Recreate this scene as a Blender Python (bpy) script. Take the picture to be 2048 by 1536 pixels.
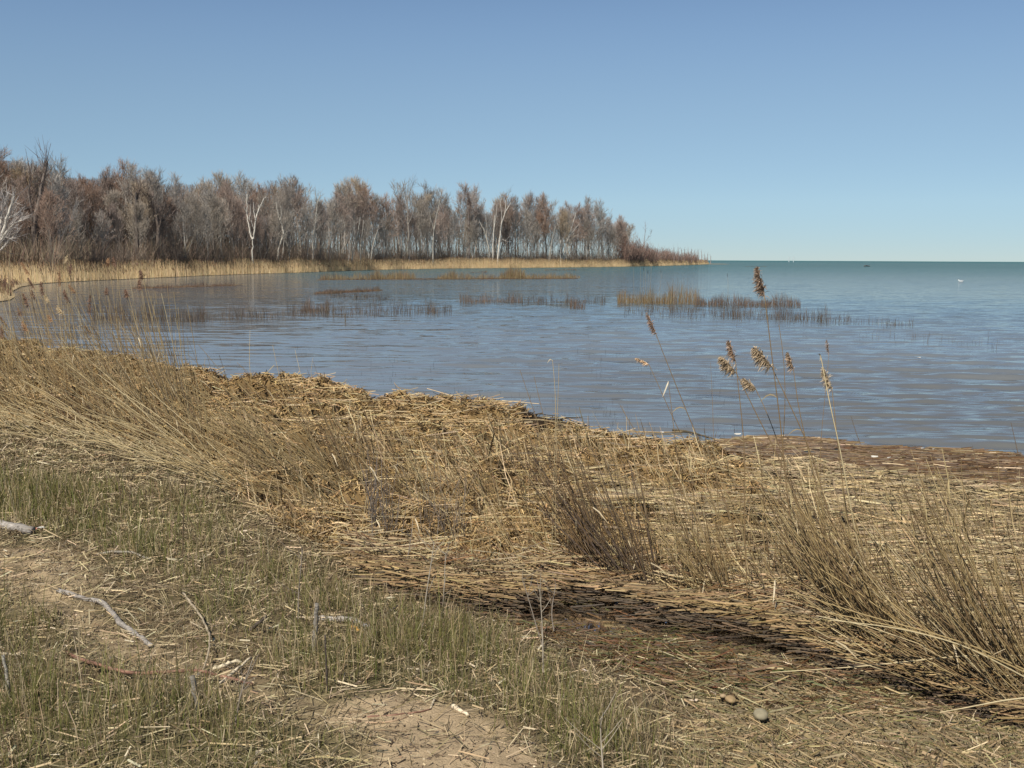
import bpy, math, random
import numpy as np
from mathutils import Matrix, Vector
from mathutils.geometry import tessellate_polygon

# ------------------------------------------------------------------ camera, sky, sun, exposure
for o in list(bpy.data.objects):
    bpy.data.objects.remove(o)
SC = bpy.context.scene
COL = SC.collection
rng = np.random.default_rng(7)
random.seed(7)
R = math.radians

EYE = np.array([0.0, 0.0, 2.05])
F_PX = 2196.0                      # focal length in pixels of the 2048 wide photograph
PITCH, ROLL = R(6.48), R(0.27)
fw = np.array([0, math.cos(PITCH), -math.sin(PITCH)])
r0 = np.array([1.0, 0, 0]); u0 = np.cross(r0, fw)
rt = math.cos(ROLL) * r0 + math.sin(ROLL) * u0
up = -math.sin(ROLL) * r0 + math.cos(ROLL) * u0
cam_data = bpy.data.cameras.new('camera')
cam = bpy.data.objects.new('camera', cam_data); COL.objects.link(cam)
cam_data.sensor_width = 36.0
cam_data.lens = 36.0 * F_PX / 2048.0
cam_data.clip_start = 0.05; cam_data.clip_end = 40000.0
m = Matrix(((rt[0], up[0], -fw[0], EYE[0]), (rt[1], up[1], -fw[1], EYE[1]), (rt[2], up[2], -fw[2], EYE[2]), (0, 0, 0, 1)))
cam.matrix_world = m
SC.camera = cam

SUN_DIR = np.array([-0.40, -0.84, 1.08]); SUN_DIR /= np.linalg.norm(SUN_DIR)
SUN_EL = math.asin(SUN_DIR[2]); SUN_AZ = math.atan2(SUN_DIR[0], SUN_DIR[1])
W = bpy.data.worlds.new('World'); SC.world = W; W.use_nodes = True
nt = W.node_tree
for n in list(nt.nodes): nt.nodes.remove(n)
sky = nt.nodes.new('ShaderNodeTexSky'); sky.sky_type = 'NISHITA'; sky.sun_disc = False
sky.sun_elevation = SUN_EL; sky.sun_rotation = SUN_AZ
sky.altitude = 0; sky.air_density = 0.6; sky.dust_density = 0.0; sky.ozone_density = 3.0
# clear spring air: pale and slightly veiled towards the horizon, deeper blue upwards (same all round)
tcw = nt.nodes.new('ShaderNodeTexCoord'); sepw = nt.nodes.new('ShaderNodeSeparateXYZ'); rmp = nt.nodes.new('ShaderNodeValToRGB')
nt.links.new(tcw.outputs['Generated'], sepw.inputs[0]); nt.links.new(sepw.outputs['Z'], rmp.inputs[0])
rmp.color_ramp.interpolation = 'B_SPLINE'
e0 = rmp.color_ramp.elements
e0[0].position = 0.0; e0[0].color = (0.275, 0.305, 0.345, 1)
e0[1].position = 0.42; e0[1].color = (0.50, 0.50, 0.47, 1)
for p_, c_ in ((0.05, (0.405, 0.415, 0.395)), (0.137, (0.63, 0.58, 0.475)), (0.225, (0.70, 0.675, 0.60))):
    el = e0.new(p_); el.color = (*c_, 1)
hs = nt.nodes.new('ShaderNodeVectorMath'); hs.operation = 'MULTIPLY'
h2 = nt.nodes.new('ShaderNodeVectorMath'); h2.operation = 'SCALE'; h2.inputs['Scale'].default_value = 2.0
bg = nt.nodes.new('ShaderNodeBackground'); bg.inputs['Strength'].default_value = 0.074
wo = nt.nodes.new('ShaderNodeOutputWorld')
nt.links.new(sky.outputs['Color'], hs.inputs[0]); nt.links.new(rmp.outputs['Color'], hs.inputs[1])
nt.links.new(hs.outputs[0], h2.inputs[0]); nt.links.new(h2.outputs[0], bg.inputs['Color'])
nt.links.new(bg.outputs[0], wo.inputs[0])
sl = bpy.data.lights.new('sun', 'SUN'); so = bpy.data.objects.new('sun', sl); COL.objects.link(so)
sl.energy = 4.7; sl.angle = R(0.53); sl.color = (1.0, 0.94, 0.83)
so.rotation_euler = Vector(SUN_DIR).to_track_quat('Z', 'Y').to_euler()
so.location = (-20, -10, 30)
vs = SC.view_settings
SC.display_settings.display_device = 'sRGB'
vs.view_transform = 'Standard'; vs.look = 'None'; vs.exposure = 0.42; vs.gamma = 1.0; vs.use_curve_mapping = False
SC.render.engine = 'CYCLES'
SC.cycles.max_bounces = 6; SC.cycles.diffuse_bounces = 3; SC.cycles.transparent_max_bounces = 4

# ------------------------------------------------------------------ helpers
def ray(px, py):
    px = np.asarray(px, float); py = np.asarray(py, float)
    a = (px - 1024.0) / F_PX; b = -(py - 768.0) / F_PX
    return fw + a[..., None] * rt + b[..., None] * up
def at(px, py, z=0.0):
    """the point of the horizontal plane z seen at a photo pixel"""
    d = ray(px, py)
    t = (np.asarray(z, float) - EYE[2]) / d[..., 2]
    return EYE + d * t[..., None]
def at_y(px, py, Y):
    d = ray(px, py)
    t = np.asarray(Y, float) / d[..., 1]
    return EYE + d * t[..., None]
def sm(x):
    x = np.clip(x, 0, 1); return x * x * (3 - 2 * x)
def _hash(ix, iy, s):
    h = (ix.astype(np.int64) * 374761393 + iy.astype(np.int64) * 668265263 + s * 144269504088) & 0xFFFFFFFF
    h = ((h ^ (h >> 13)) * 1274126177) & 0xFFFFFFFF
    return ((h ^ (h >> 16)) & 0xFFFF) / 65535.0
def noise(x, y, sc, seed=0):
    x = np.asarray(x) / sc + 1000; y = np.asarray(y) / sc + 1000
    ix = np.floor(x); iy = np.floor(y); fx = x - ix; fy = y - iy
    fx = fx * fx * (3 - 2 * fx); fy = fy * fy * (3 - 2 * fy)
    a = _hash(ix, iy, seed); b = _hash(ix + 1, iy, seed); c = _hash(ix, iy + 1, seed); d = _hash(ix + 1, iy + 1, seed)
    return a + (b - a) * fx + (c - a) * fy + (a - b - c + d) * fx * fy
def fbm(x, y, sc, seed=0, oct=4):
    v = 0; a = 0.5; tot = 0
    for k in range(oct):
        v = v + a * noise(x, y, sc / 2 ** k, seed + k * 17); tot += a; a *= 0.55
    return v / tot
def polyline_sd(P, line):
    """signed distance (positive on the left of the line's direction) and blended parameter"""
    x = P[:, 0]; y = P[:, 1]
    best = np.full(len(x), 1e9); sg = np.ones(len(x)); par = np.zeros(len(x))
    for k in range(len(line) - 1):
        ax, ay = line[k][:2]; bx, by = line[k + 1][:2]
        dx, dy = bx - ax, by - ay; L2 = dx * dx + dy * dy
        tt = ((x - ax) * dx + (y - ay) * dy) / L2
        if k == 0: t = np.minimum(tt, 1)
        elif k == len(line) - 2: t = np.maximum(tt, 0)
        else: t = np.clip(tt, 0, 1)
        if len(line) == 2: t = tt
        qx = x - (ax + t * dx); qy = y - (ay + t * dy)
        d = np.hypot(qx, qy); cr = dx * (y - ay) - dy * (x - ax)
        mk = d < best - 1e-9
        best = np.where(mk, d, best); sg = np.where(mk, np.sign(cr), sg); par = np.where(mk, k + np.clip(t, 0, 1), par)
    return best * sg, par
def in_poly(x, y, poly):
    inside = np.zeros(len(x), bool); j = len(poly) - 1
    for i in range(len(poly)):
        xi, yi = poly[i][:2]; xj, yj = poly[j][:2]
        c = ((yi > y) != (yj > y)) & (x < (xj - xi) * (y - yi) / (yj - yi + 1e-12) + xi)
        inside ^= c; j = i
    return inside
def poly_d(x, y, poly):
    return poly_soft(x, y, poly, None)
def poly_soft(x, y, poly, w):
    """1 inside the polygon, falling to 0 over w outside/inside its edge"""
    d = np.full(len(x), 1e9)
    for i in range(len(poly)):
        ax, ay = poly[i][:2]; bx, by = poly[(i + 1) % len(poly)][:2]
        dx, dy = bx - ax, by - ay
        t = np.clip(((x - ax) * dx + (y - ay) * dy) / (dx * dx + dy * dy), 0, 1)
        d = np.minimum(d, np.hypot(x - ax - t * dx, y - ay - t * dy))
    d = np.where(in_poly(x, y, poly), d, -d)
    return d if w is None else sm(d / (2 * w) + 0.5)
def px_poly(pts, z=0.27):
    return [tuple(at(a, b, z)[:2]) for a, b in pts]

def new_mesh(name, V, T, C=None, smooth=False):
    V = np.asarray(V, np.float32); T = np.asarray(T, np.int32)
    me = bpy.data.meshes.new(name)
    k = T.shape[1]
    me.vertices.add(len(V)); me.vertices.foreach_set('co', V.ravel())
    me.loops.add(T.size); me.loops.foreach_set('vertex_index', T.ravel())
    me.polygons.add(len(T)); me.polygons.foreach_set('loop_start', np.arange(0, T.size, k, dtype=np.int32))
    try: me.polygons.foreach_set('loop_total', np.full(len(T), k, np.int32))
    except Exception: pass
    me.polygons.foreach_set('use_smooth', np.full(len(T), smooth))
    if C is not None:
        C = np.asarray(C, np.float32)
        if C.shape[1] == 3: C = np.concatenate([C, np.ones((len(C), 1), np.float32)], 1)
        ca = me.color_attributes.new('Col', 'FLOAT_COLOR', 'POINT'); ca.data.foreach_set('color', C.ravel())
    me.update(calc_edges=True); me.validate()
    return me
def link(name, me, mat=None, parent=None):
    o = bpy.data.objects.new(name, me); COL.objects.link(o)
    if mat is not None and len(me.materials) == 0: me.materials.append(mat)
    if parent is not None: o.parent = parent
    return o
def tag(o, label=None, cat=None, group=None, kind=None):
    if label: o['label'] = label
    if cat: o['category'] = cat
    if group: o['group'] = group
    if kind: o['kind'] = kind
    return o
def empty(name, loc):
    o = bpy.data.objects.new(name, None); COL.objects.link(o); o.location = Vector(loc); o.empty_display_size = 0.1
    return o

class MB:
    """collects triangles with a colour for every vertex"""
    def __init__(s): s.V = []; s.T = []; s.C = []; s.n = 0
    def add(s, V, T, C):
        V = np.asarray(V, float).reshape(-1, 3); T = np.asarray(T, int).reshape(-1, 3)
        C = np.asarray(C, float)
        if C.ndim == 1: C = np.tile(C, (len(V), 1))
        s.V.append(V); s.T.append(T + s.n); s.C.append(C); s.n += len(V)
    def arrays(s): return np.concatenate(s.V), np.concatenate(s.T), np.concatenate(s.C)
    def mesh(s, name, origin=None, smooth=False):
        V, T, C = s.arrays()
        if origin is not None: V = V - np.asarray(origin)
        return new_mesh(name, V, T, C, smooth)
    def tube(s, path, rad, col, sides=5, cap=True):
        P = np.asarray(path, float); K = len(P); rad = np.broadcast_to(np.asarray(rad, float), (K,))
        col = np.asarray(col, float)
        col = np.tile(col, (K, 1)) if col.ndim == 1 else col
        tg = np.gradient(P, axis=0); tg /= np.linalg.norm(tg, axis=1)[:, None] + 1e-12
        ref = np.array([0.31, 0.87, 0.11]) if abs(tg[0] @ np.array([0, 0, 1.])) > 0.8 else np.array([0, 0, 1.0])
        a = np.cross(tg, ref); a /= np.linalg.norm(a, axis=1)[:, None] + 1e-12
        b = np.cross(tg, a)
        an = np.arange(sides) * 2 * math.pi / sides
        ring = P[:, None, :] + rad[:, None, None] * (np.cos(an)[None, :, None] * a[:, None, :] + np.sin(an)[None, :, None] * b[:, None, :])
        V = ring.reshape(-1, 3); C = np.repeat(col, sides, axis=0)
        i = np.arange(K - 1)[:, None] * sides; j = np.arange(sides)[None, :]; j2 = (j + 1) % sides
        A = i + j; B = i + j2; Cc = i + sides + j2; D = i + sides + j
        T = np.concatenate([np.stack([A, B, Cc], -1).reshape(-1, 3), np.stack([A, Cc, D], -1).reshape(-1, 3)])
        if cap:
            V = np.concatenate([V, P[:1], P[-1:]]); C = np.concatenate([C, col[:1] * 1.15, col[-1:] * 1.15])
            n = K * sides
            T = np.concatenate([T, np.stack([np.full(sides, n), (np.arange(sides) + 1) % sides, np.arange(sides)], -1),
                                np.stack([np.full(sides, n + 1), (K - 1) * sides + np.arange(sides), (K - 1) * sides + (np.arange(sides) + 1) % sides], -1)])
        s.add(V, T, C)
    def ribbons(s, pts, side, width, col0, col1):
        """N ribbons through K points each: pts (N,K,3), side (N,3), width (N,K); ends may taper to 0"""
        N, K, _ = pts.shape
        Lf = pts - side[:, None, :] * width[..., None] * 0.5; Rt = pts + side[:, None, :] * width[..., None] * 0.5
        V = np.stack([Lf, Rt], 2).reshape(-1, 3)
        t = np.linspace(0, 1, K)[None, :, None]
        C = col0[:, None, :] * (1 - t) + col1[:, None, :] * t
        C = np.repeat(C, 2, axis=1).reshape(-1, C.shape[-1])
        base = (np.arange(N) * 2 * K)[:, None] + (np.arange(K - 1) * 2)[None, :]
        base = base.reshape(-1)
        T = np.concatenate([np.stack([base, base + 1, base + 3], -1), np.stack([base, base + 3, base + 2], -1)])
        s.add(V, T, C)
    def straws(s, mid, d, length, width, col, roof=True, bend=0.0):
        """lying stalks: folded strips with a ridge, so they shade like round stalks"""
        N = len(mid)
        d = d / (np.linalg.norm(d, axis=1)[:, None] + 1e-12)
        side = np.cross(d, np.array([0, 0, 1.0])); side /= np.linalg.norm(side, axis=1)[:, None] + 1e-12
        upv = np.cross(side, d)
        if not roof:
            th = rng.uniform(-0.8, 0.8, N)[:, None]
            side = side * np.cos(th) + upv * np.sin(th)
            a = mid - d * length[:, None] / 2; b = mid + d * length[:, None] / 2
            w = width[:, None] / 2
            V = np.stack([a - side * w, a + side * w, b + side * w, b - side * w], 1).reshape(-1, 3)
            q = np.arange(N)[:, None] * 4
            T = np.concatenate([q + np.array([[0, 1, 2]]), q + np.array([[0, 2, 3]])])
            s.add(V, T, np.repeat(col, 4, axis=0)); return
        a = mid - d * length[:, None] / 2; b = mid + d * length[:, None] / 2
        w = width[:, None] / 2
        V = np.stack([a - side * w - upv * w, a + upv * w * 0.9, a + side * w - upv * w,
                      b - side * w - upv * w, b + upv * w * 0.9, b + side * w - upv * w], 1).reshape(-1, 3)
        q = np.arange(N)[:, None] * 6
        T = np.concatenate([q + np.array([[0, 1, 4]]), q + np.array([[0, 4, 3]]), q + np.array([[1, 2, 5]]), q + np.array([[1, 5, 4]])])
        s.add(V, T, np.repeat(col, 6, axis=0))

def pick(pal, n, jit=0.18):
    pal = np.asarray(pal, float); c = pal[rng.integers(0, len(pal), n)]
    return c * (1 + rng.normal(0, jit, (n, 1))).clip(0.4, 1.8) * (1 + rng.normal(0, 0.04, (n, 3)))

# ------------------------------------------------------------------ materials
def nodes(mat):
    mat.use_nodes = True; n = mat.node_tree.nodes; l = mat.node_tree.links
    for x in list(n): n.remove(x)
    out = n.new('ShaderNodeOutputMaterial'); return n, l, out
def plant_mat(name, rough=0.7, transl=0.2, grain=60.0, amount=0.25, spec=0.25, objvar=0.0):
    mat = bpy.data.materials.new(name); n, l, out = nodes(mat)
    at_ = n.new('ShaderNodeVertexColor'); at_.layer_name = 'Col'
    tc = n.new('ShaderNodeTexCoord'); nz = n.new('ShaderNodeTexNoise'); nz.inputs['Scale'].default_value = grain; nz.inputs['Detail'].default_value = 2
    l.new(tc.outputs['Object'], nz.inputs['Vector'])
    mr = n.new('ShaderNodeMapRange'); mr.inputs['To Min'].default_value = 1 - amount; mr.inputs['To Max'].default_value = 1 + amount
    l.new(nz.outputs['Fac'], mr.inputs['Value'])
    mx = n.new('ShaderNodeMix'); mx.data_type = 'RGBA'; mx.blend_type = 'MULTIPLY'; mx.inputs[0].default_value = 1
    l.new(at_.outputs['Color'], mx.inputs[6]); l.new(mr.outputs[0], mx.inputs[7])
    colout = mx.outputs[2]
    if objvar:
        oi = n.new('ShaderNodeObjectInfo')
        h = n.new('ShaderNodeHueSaturation')
        a = n.new('ShaderNodeMapRange'); a.inputs['To Min'].default_value = 1 - objvar; a.inputs['To Max'].default_value = 1 + objvar
        l.new(oi.outputs['Random'], a.inputs['Value']); l.new(a.outputs[0], h.inputs['Value'])
        w = n.new('ShaderNodeTexWhiteNoise'); w.noise_dimensions = '1D'; l.new(oi.outputs['Random'], w.inputs['W'])
        b = n.new('ShaderNodeMapRange'); b.inputs['To Min'].default_value = 0.55; b.inputs['To Max'].default_value = 1.05
        l.new(w.outputs['Value'], b.inputs['Value']); l.new(b.outputs[0], h.inputs['Saturation'])
        l.new(colout, h.inputs['Color']); colout = h.outputs['Color']
    p = n.new('ShaderNodeBsdfPrincipled'); p.inputs['Roughness'].default_value = rough; p.inputs['Specular IOR Level'].default_value = spec
    l.new(colout, p.inputs['Base Color'])
    if transl > 0:
        tr = n.new('ShaderNodeBsdfTranslucent'); l.new(colout, tr.inputs['Color'])
        ms = n.new('ShaderNodeMixShader'); ms.inputs[0].default_value = transl
        l.new(p.outputs[0], ms.inputs[1]); l.new(tr.outputs[0], ms.inputs[2]); l.new(ms.outputs[0], out.inputs[0])
    else: l.new(p.outputs[0], out.inputs[0])
    return mat
M_straw = plant_mat('dry_reed_straw', 0.6, 0.1, 25, 0.3, 0.3)
M_wet = plant_mat('wet_reed_straw', 0.5, 0.05, 25, 0.3, 0.22)
M_grass = plant_mat('rush_grass', 0.6, 0.4, 12, 0.2, 0.25)
M_reed = plant_mat('reed_stem', 0.5, 0.2, 30, 0.25, 0.35)
M_far = plant_mat('far_reed', 0.7, 0.42, 0.4, 0.2, 0.2)
M_plume = plant_mat('reed_plume', 0.8, 0.3, 80, 0.3, 0.1)
M_bark = plant_mat('bark', 0.85, 0, 3, 0.35, 0.15, objvar=0.25)
M_twig = plant_mat('twigs', 0.8, 0.25, 1.5, 0.25, 0.15, objvar=0.25)
M_white = plant_mat('pale_bark', 0.8, 0, 4, 0.25, 0.2)
M_brush = plant_mat('brush_stems', 0.8, 0.25, 0.5, 0.35, 0.15)

def wood_mat(name):
    mat = bpy.data.materials.new(name); n, l, out = nodes(mat)
    a = n.new('ShaderNodeVertexColor'); a.layer_name = 'Col'
    tc = n.new('ShaderNodeTexCoord'); mp = n.new('ShaderNodeMapping'); mp.inputs['Scale'].default_value = (14, 80, 80)
    nz = n.new('ShaderNodeTexNoise'); nz.inputs['Scale'].default_value = 1.6; nz.inputs['Detail'].default_value = 5
    l.new(tc.outputs['Object'], mp.inputs[0]); l.new(mp.outputs[0], nz.inputs['Vector'])
    mr = n.new('ShaderNodeMapRange'); mr.inputs['From Min'].default_value = 0.3; mr.inputs['From Max'].default_value = 0.7
    mr.inputs['To Min'].default_value = 0.5; mr.inputs['To Max'].default_value = 1.4
    l.new(nz.outputs['Fac'], mr.inputs['Value'])
    mx = n.new('ShaderNodeMix'); mx.data_type = 'RGBA'; mx.blend_type = 'MULTIPLY'; mx.inputs[0].default_value = 1
    l.new(a.outputs['Color'], mx.inputs[6]); l.new(mr.outputs[0], mx.inputs[7])
    p = n.new('ShaderNodeBsdfPrincipled'); p.inputs['Roughness'].default_value = 0.85; p.inputs['Specular IOR Level'].default_value = 0.2
    bp = n.new('ShaderNodeBump'); bp.inputs['Strength'].default_value = 0.7; bp.inputs['Distance'].default_value = 0.006
    l.new(nz.outputs['Fac'], bp.inputs['Height']); l.new(bp.outputs[0], p.inputs['Normal'])
    l.new(mx.outputs[2], p.inputs['Base Color']); l.new(p.outputs[0], out.inputs[0])
    return mat
M_wood = wood_mat('weathered_wood')

def ground_mat():
    mat = bpy.data.materials.new('shore_ground'); n, l, out = nodes(mat)
    a = n.new('ShaderNodeVertexColor'); a.layer_name = 'Col'
    tc = n.new('ShaderNodeTexCoord')
    n1 = n.new('ShaderNodeTexNoise'); n1.inputs['Scale'].default_value = 9; n1.inputs['Detail'].default_value = 8; n1.inputs['Roughness'].default_value = 0.7
    n2 = n.new('ShaderNodeTexNoise'); n2.inputs['Scale'].default_value = 160; n2.inputs['Detail'].default_value = 3
    l.new(tc.outputs['Object'], n1.inputs['Vector']); l.new(tc.outputs['Object'], n2.inputs['Vector'])
    m1 = n.new('ShaderNodeMapRange'); m1.inputs['From Min'].default_value = 0.3; m1.inputs['From Max'].default_value = 0.7; m1.inputs['To Min'].default_value = 0.72; m1.inputs['To Max'].default_value = 1.25
    m2 = n.new('ShaderNodeMapRange'); m2.inputs['From Min'].default_value = 0.3; m2.inputs['From Max'].default_value = 0.7; m2.inputs['To Min'].default_value = 0.7; m2.inputs['To Max'].default_value = 1.3
    l.new(n1.outputs['Fac'], m1.inputs['Value']); l.new(n2.outputs['Fac'], m2.inputs['Value'])
    mu = n.new('ShaderNodeMath'); mu.operation = 'MULTIPLY'; l.new(m1.outputs[0], mu.inputs[0]); l.new(m2.outputs[0], mu.inputs[1])
    mx = n.new('ShaderNodeMix'); mx.data_type = 'RGBA'; mx.blend_type = 'MULTIPLY'; mx.inputs[0].default_value = 1
    l.new(a.outputs['Color'], mx.inputs[6]); l.new(mu.outputs[0], mx.inputs[7])
    ad = n.new('ShaderNodeMath'); ad.operation = 'ADD'; l.new(n1.outputs['Fac'], ad.inputs[0])
    sc = n.new('ShaderNodeMath'); sc.operation = 'MULTIPLY'; sc.inputs[1].default_value = 0.25; l.new(n2.outputs['Fac'], sc.inputs[0]); l.new(sc.outputs[0], ad.inputs[1])
    bp = n.new('ShaderNodeBump'); bp.inputs['Strength'].default_value = 0.8; bp.inputs['Distance'].default_value = 0.02
    l.new(ad.outputs[0], bp.inputs['Height'])
    p = n.new('ShaderNodeBsdfPrincipled'); p.inputs['Roughness'].default_value = 0.9; p.inputs['Specular IOR Level'].default_value = 0.15
    l.new(bp.outputs[0], p.inputs['Normal']); l.new(mx.outputs[2], p.inputs['Base Color']); l.new(p.outputs[0], out.inputs[0])
    return mat
M_ground = ground_mat()

def water_mat(name, scale=1.0, slope=1.0, far_k=.47):
    """ripples as slopes added to the waves of the mesh; the colour's alpha says how rough the water is"""
    mat = bpy.data.materials.new(name); n, l, out = nodes(mat)
    a = n.new('ShaderNodeVertexColor'); a.layer_name = 'Col'
    tc = n.new('ShaderNodeTexCoord'); acc = None
    for k, (sx, sy, amp, det) in enumerate(((.16, 1.0, .05, 2), (.55, 4.6, .12, 2), (2.6, 17.0, .13, 1))):
        mp = n.new('ShaderNodeMapping'); mp.inputs['Scale'].default_value = (sx * scale, sy * scale, 1.0); mp.inputs['Rotation'].default_value = (0, 0, R(7)); mp.inputs['Location'].default_value = (3.1 * k, 1.7 * k, 0)
        l.new(tc.outputs['Object'], mp.inputs[0])
        nz = n.new('ShaderNodeTexNoise'); nz.inputs['Scale'].default_value = 1.0; nz.inputs['Detail'].default_value = det; nz.inputs['Roughness'].default_value = .6
        l.new(mp.outputs[0], nz.inputs['Vector'])
        sb = n.new('ShaderNodeVectorMath'); sb.operation = 'SUBTRACT'; sb.inputs[1].default_value = (.5, .5, .5); l.new(nz.outputs['Color'], sb.inputs[0])
        ml = n.new('ShaderNodeVectorMath'); ml.operation = 'MULTIPLY'; ml.inputs[1].default_value = (amp * slope * 1.0, amp * slope * 3.2, 0); l.new(sb.outputs[0], ml.inputs[0])
        if acc is None: acc = ml.outputs[0]
        else:
            ad = n.new('ShaderNodeVectorMath'); ad.operation = 'ADD'; l.new(acc, ad.inputs[0]); l.new(ml.outputs[0], ad.inputs[1]); acc = ad.outputs[0]
    sc = n.new('ShaderNodeVectorMath'); sc.operation = 'SCALE'; l.new(acc, sc.inputs[0]); l.new(a.outputs['Alpha'], sc.inputs['Scale'])
    ge = n.new('ShaderNodeNewGeometry'); ad = n.new('ShaderNodeVectorMath'); ad.operation = 'ADD'; l.new(ge.outputs['Normal'], ad.inputs[0]); l.new(sc.outputs[0], ad.inputs[1])
    nm = n.new('ShaderNodeVectorMath'); nm.operation = 'NORMALIZE'; l.new(ad.outputs[0], nm.inputs[0])
    # waves hide one another at grazing angles, so the mirror share never reaches that of flat water
    fr = n.new('ShaderNodeFresnel'); fr.inputs['IOR'].default_value = 1.333; l.new(nm.outputs[0], fr.inputs['Normal'])
    ln = n.new('ShaderNodeVectorMath'); ln.operation = 'LENGTH'; l.new(tc.outputs['Object'], ln.inputs[0])
    k1 = n.new('ShaderNodeMapRange'); k1.inputs['From Min'].default_value = 25; k1.inputs['From Max'].default_value = 420; k1.inputs['To Min'].default_value = 1.0; k1.inputs['To Max'].default_value = far_k
    l.new(ln.outputs['Value'], k1.inputs['Value'])
    mu = n.new('ShaderNodeMath'); mu.operation = 'MULTIPLY'; l.new(fr.outputs[0], mu.inputs[0]); l.new(k1.outputs[0], mu.inputs[1])
    df = n.new('ShaderNodeBsdfDiffuse'); l.new(a.outputs['Color'], df.inputs['Color'])
    gl = n.new('ShaderNodeBsdfGlossy'); gl.inputs['Roughness'].default_value = .06; l.new(nm.outputs[0], gl.inputs['Normal'])
    ms = n.new('ShaderNodeMixShader'); l.new(mu.outputs[0], ms.inputs[0]); l.new(df.outputs[0], ms.inputs[1]); l.new(gl.outputs[0], ms.inputs[2]); l.new(ms.outputs[0], out.inputs[0])
    return mat
M_lake = water_mat('lake_water', 1.0, 1.0)
M_pool = water_mat('pool_water', 2.0, 0.08)

# ------------------------------------------------------------------ the lie of the land
CREST_PX = [(-420, 590, .45), (-150, 640, .45), (0, 668, .45), (60, 690, .45), (150, 704, .45), (220, 712, .44), (330, 737, .44), (385, 731, .44), (430, 747, .42), (475, 764, .4),
            (520, 759, .4), (560, 753, .42), (640, 767, .4), (718, 777, .38), (737, 802, .3), (790, 796, .36), (900, 804, .36), (950, 818, .33), (1010, 821, .33),
            (1060, 838, .3), (1110, 831, .32), (1180, 846, .3), (1250, 862, .27), (1275, 882, .2), (1380, 894, .16), (1450, 922, .11), (1600, 956, .10), (1800, 990, .10), (2048, 1022, .11), (2500, 1082, .11)]
CREST = [tuple(at(a, b, z)) for a, b, z in CREST_PX]
CREST_Z = np.array([c[2] for c in CREST])
FRONT_PX = [(-500, 770), (-150, 815), (0, 850), (150, 866), (300, 895), (440, 955), (480, 1005), (560, 1060), (680, 1093), (800, 1118), (950, 1150), (1040, 1150), (1120, 1133), (1200, 1128),
            (1300, 1166), (1420, 1180), (1550, 1206), (1700, 1266), (1850, 1306), (1950, 1340), (2060, 1390), (2300, 1500)]
front_top = lambda px: np.interp(px, [850, 1050], [.25, .155])
FRONT = [tuple(at(a, b, front_top(a))) for a, b in FRONT_PX]
POOL = px_poly([(975, 1190), (1100, 1165), (1200, 1160), (1300, 1195), (1430, 1212), (1560, 1240), (1720, 1298), (1900, 1350), (1890, 1388), (1700, 1346), (1560, 1316), (1430, 1296), (1300, 1278), (1180, 1264), (1060, 1246), (965, 1222)], 0.02)
WETZ = px_poly([(930, 1185), (1100, 1150), (1300, 1180), (1560, 1228), (1850, 1325), (2100, 1430), (2050, 1450), (1750, 1415), (1480, 1400), (1330, 1352), (1190, 1300), (1060, 1248)], 0.05)
HOLLOW = px_poly([(1830, 1335), (1980, 1374), (2150, 1436), (2170, 1505), (1990, 1448), (1850, 1396)], 0.03)  # wet dip under the leaning clump; its black colour also carries the clump's shade
SAND = [px_poly([(690, 1395), (800, 1372), (940, 1398), (1015, 1450), (1110, 1520), (1200, 1640), (640, 1640), (720, 1540), (770, 1470), (640, 1440)]),
        px_poly([(-100, 1095), (60, 1092), (140, 1100), (190, 1150), (170, 1195), (240, 1255), (330, 1300), (290, 1335), (180, 1290), (110, 1235), (-100, 1165)]),
        px_poly([(220, 1290), (330, 1300), (470, 1330), (600, 1375), (720, 1398), (690, 1455), (540, 1420), (420, 1390), (300, 1365)])]
def by_bearing(line):
    L_ = np.array([c[:2] for c in line]); az = np.arctan2(L_[:, 0], L_[:, 1]); o_ = np.argsort(az)
    return az[o_], np.hypot(L_[:, 0], L_[:, 1])[o_], o_
C_AZ, C_R, C_O = by_bearing(CREST); F_AZ, F_R, _o = by_bearing(FRONT)
def lake_side(P):
    # distance past the crest of the wrack, positive out over the lake
    az = np.arctan2(P[:, 0], P[:, 1]); r = np.hypot(P[:, 0], P[:, 1])
    return (r - np.interp(az, C_AZ, C_R)) * np.interp(az, [-.45, -.1, .1], [.62, .8, .95])
def clods(x, y, cell, seed, r0_, r1_):
    ix = np.floor(x / cell); iy = np.floor(y / cell); out = np.zeros(len(x))
    for i in (-1, 0, 1):
        for j in (-1, 0, 1):
            jx, jy = ix + i, iy + j; cx = (jx + _hash(jx, jy, seed)) * cell; cy = (jy + _hash(jx, jy, seed + 1)) * cell
            r = r0_ + (r1_ - r0_) * _hash(jx, jy, seed + 2); d2 = (x - cx) ** 2 + ((y - cy) * .8) ** 2
            out = np.maximum(out, np.sqrt(np.maximum(r * r - d2, 0)))
    return out
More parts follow.
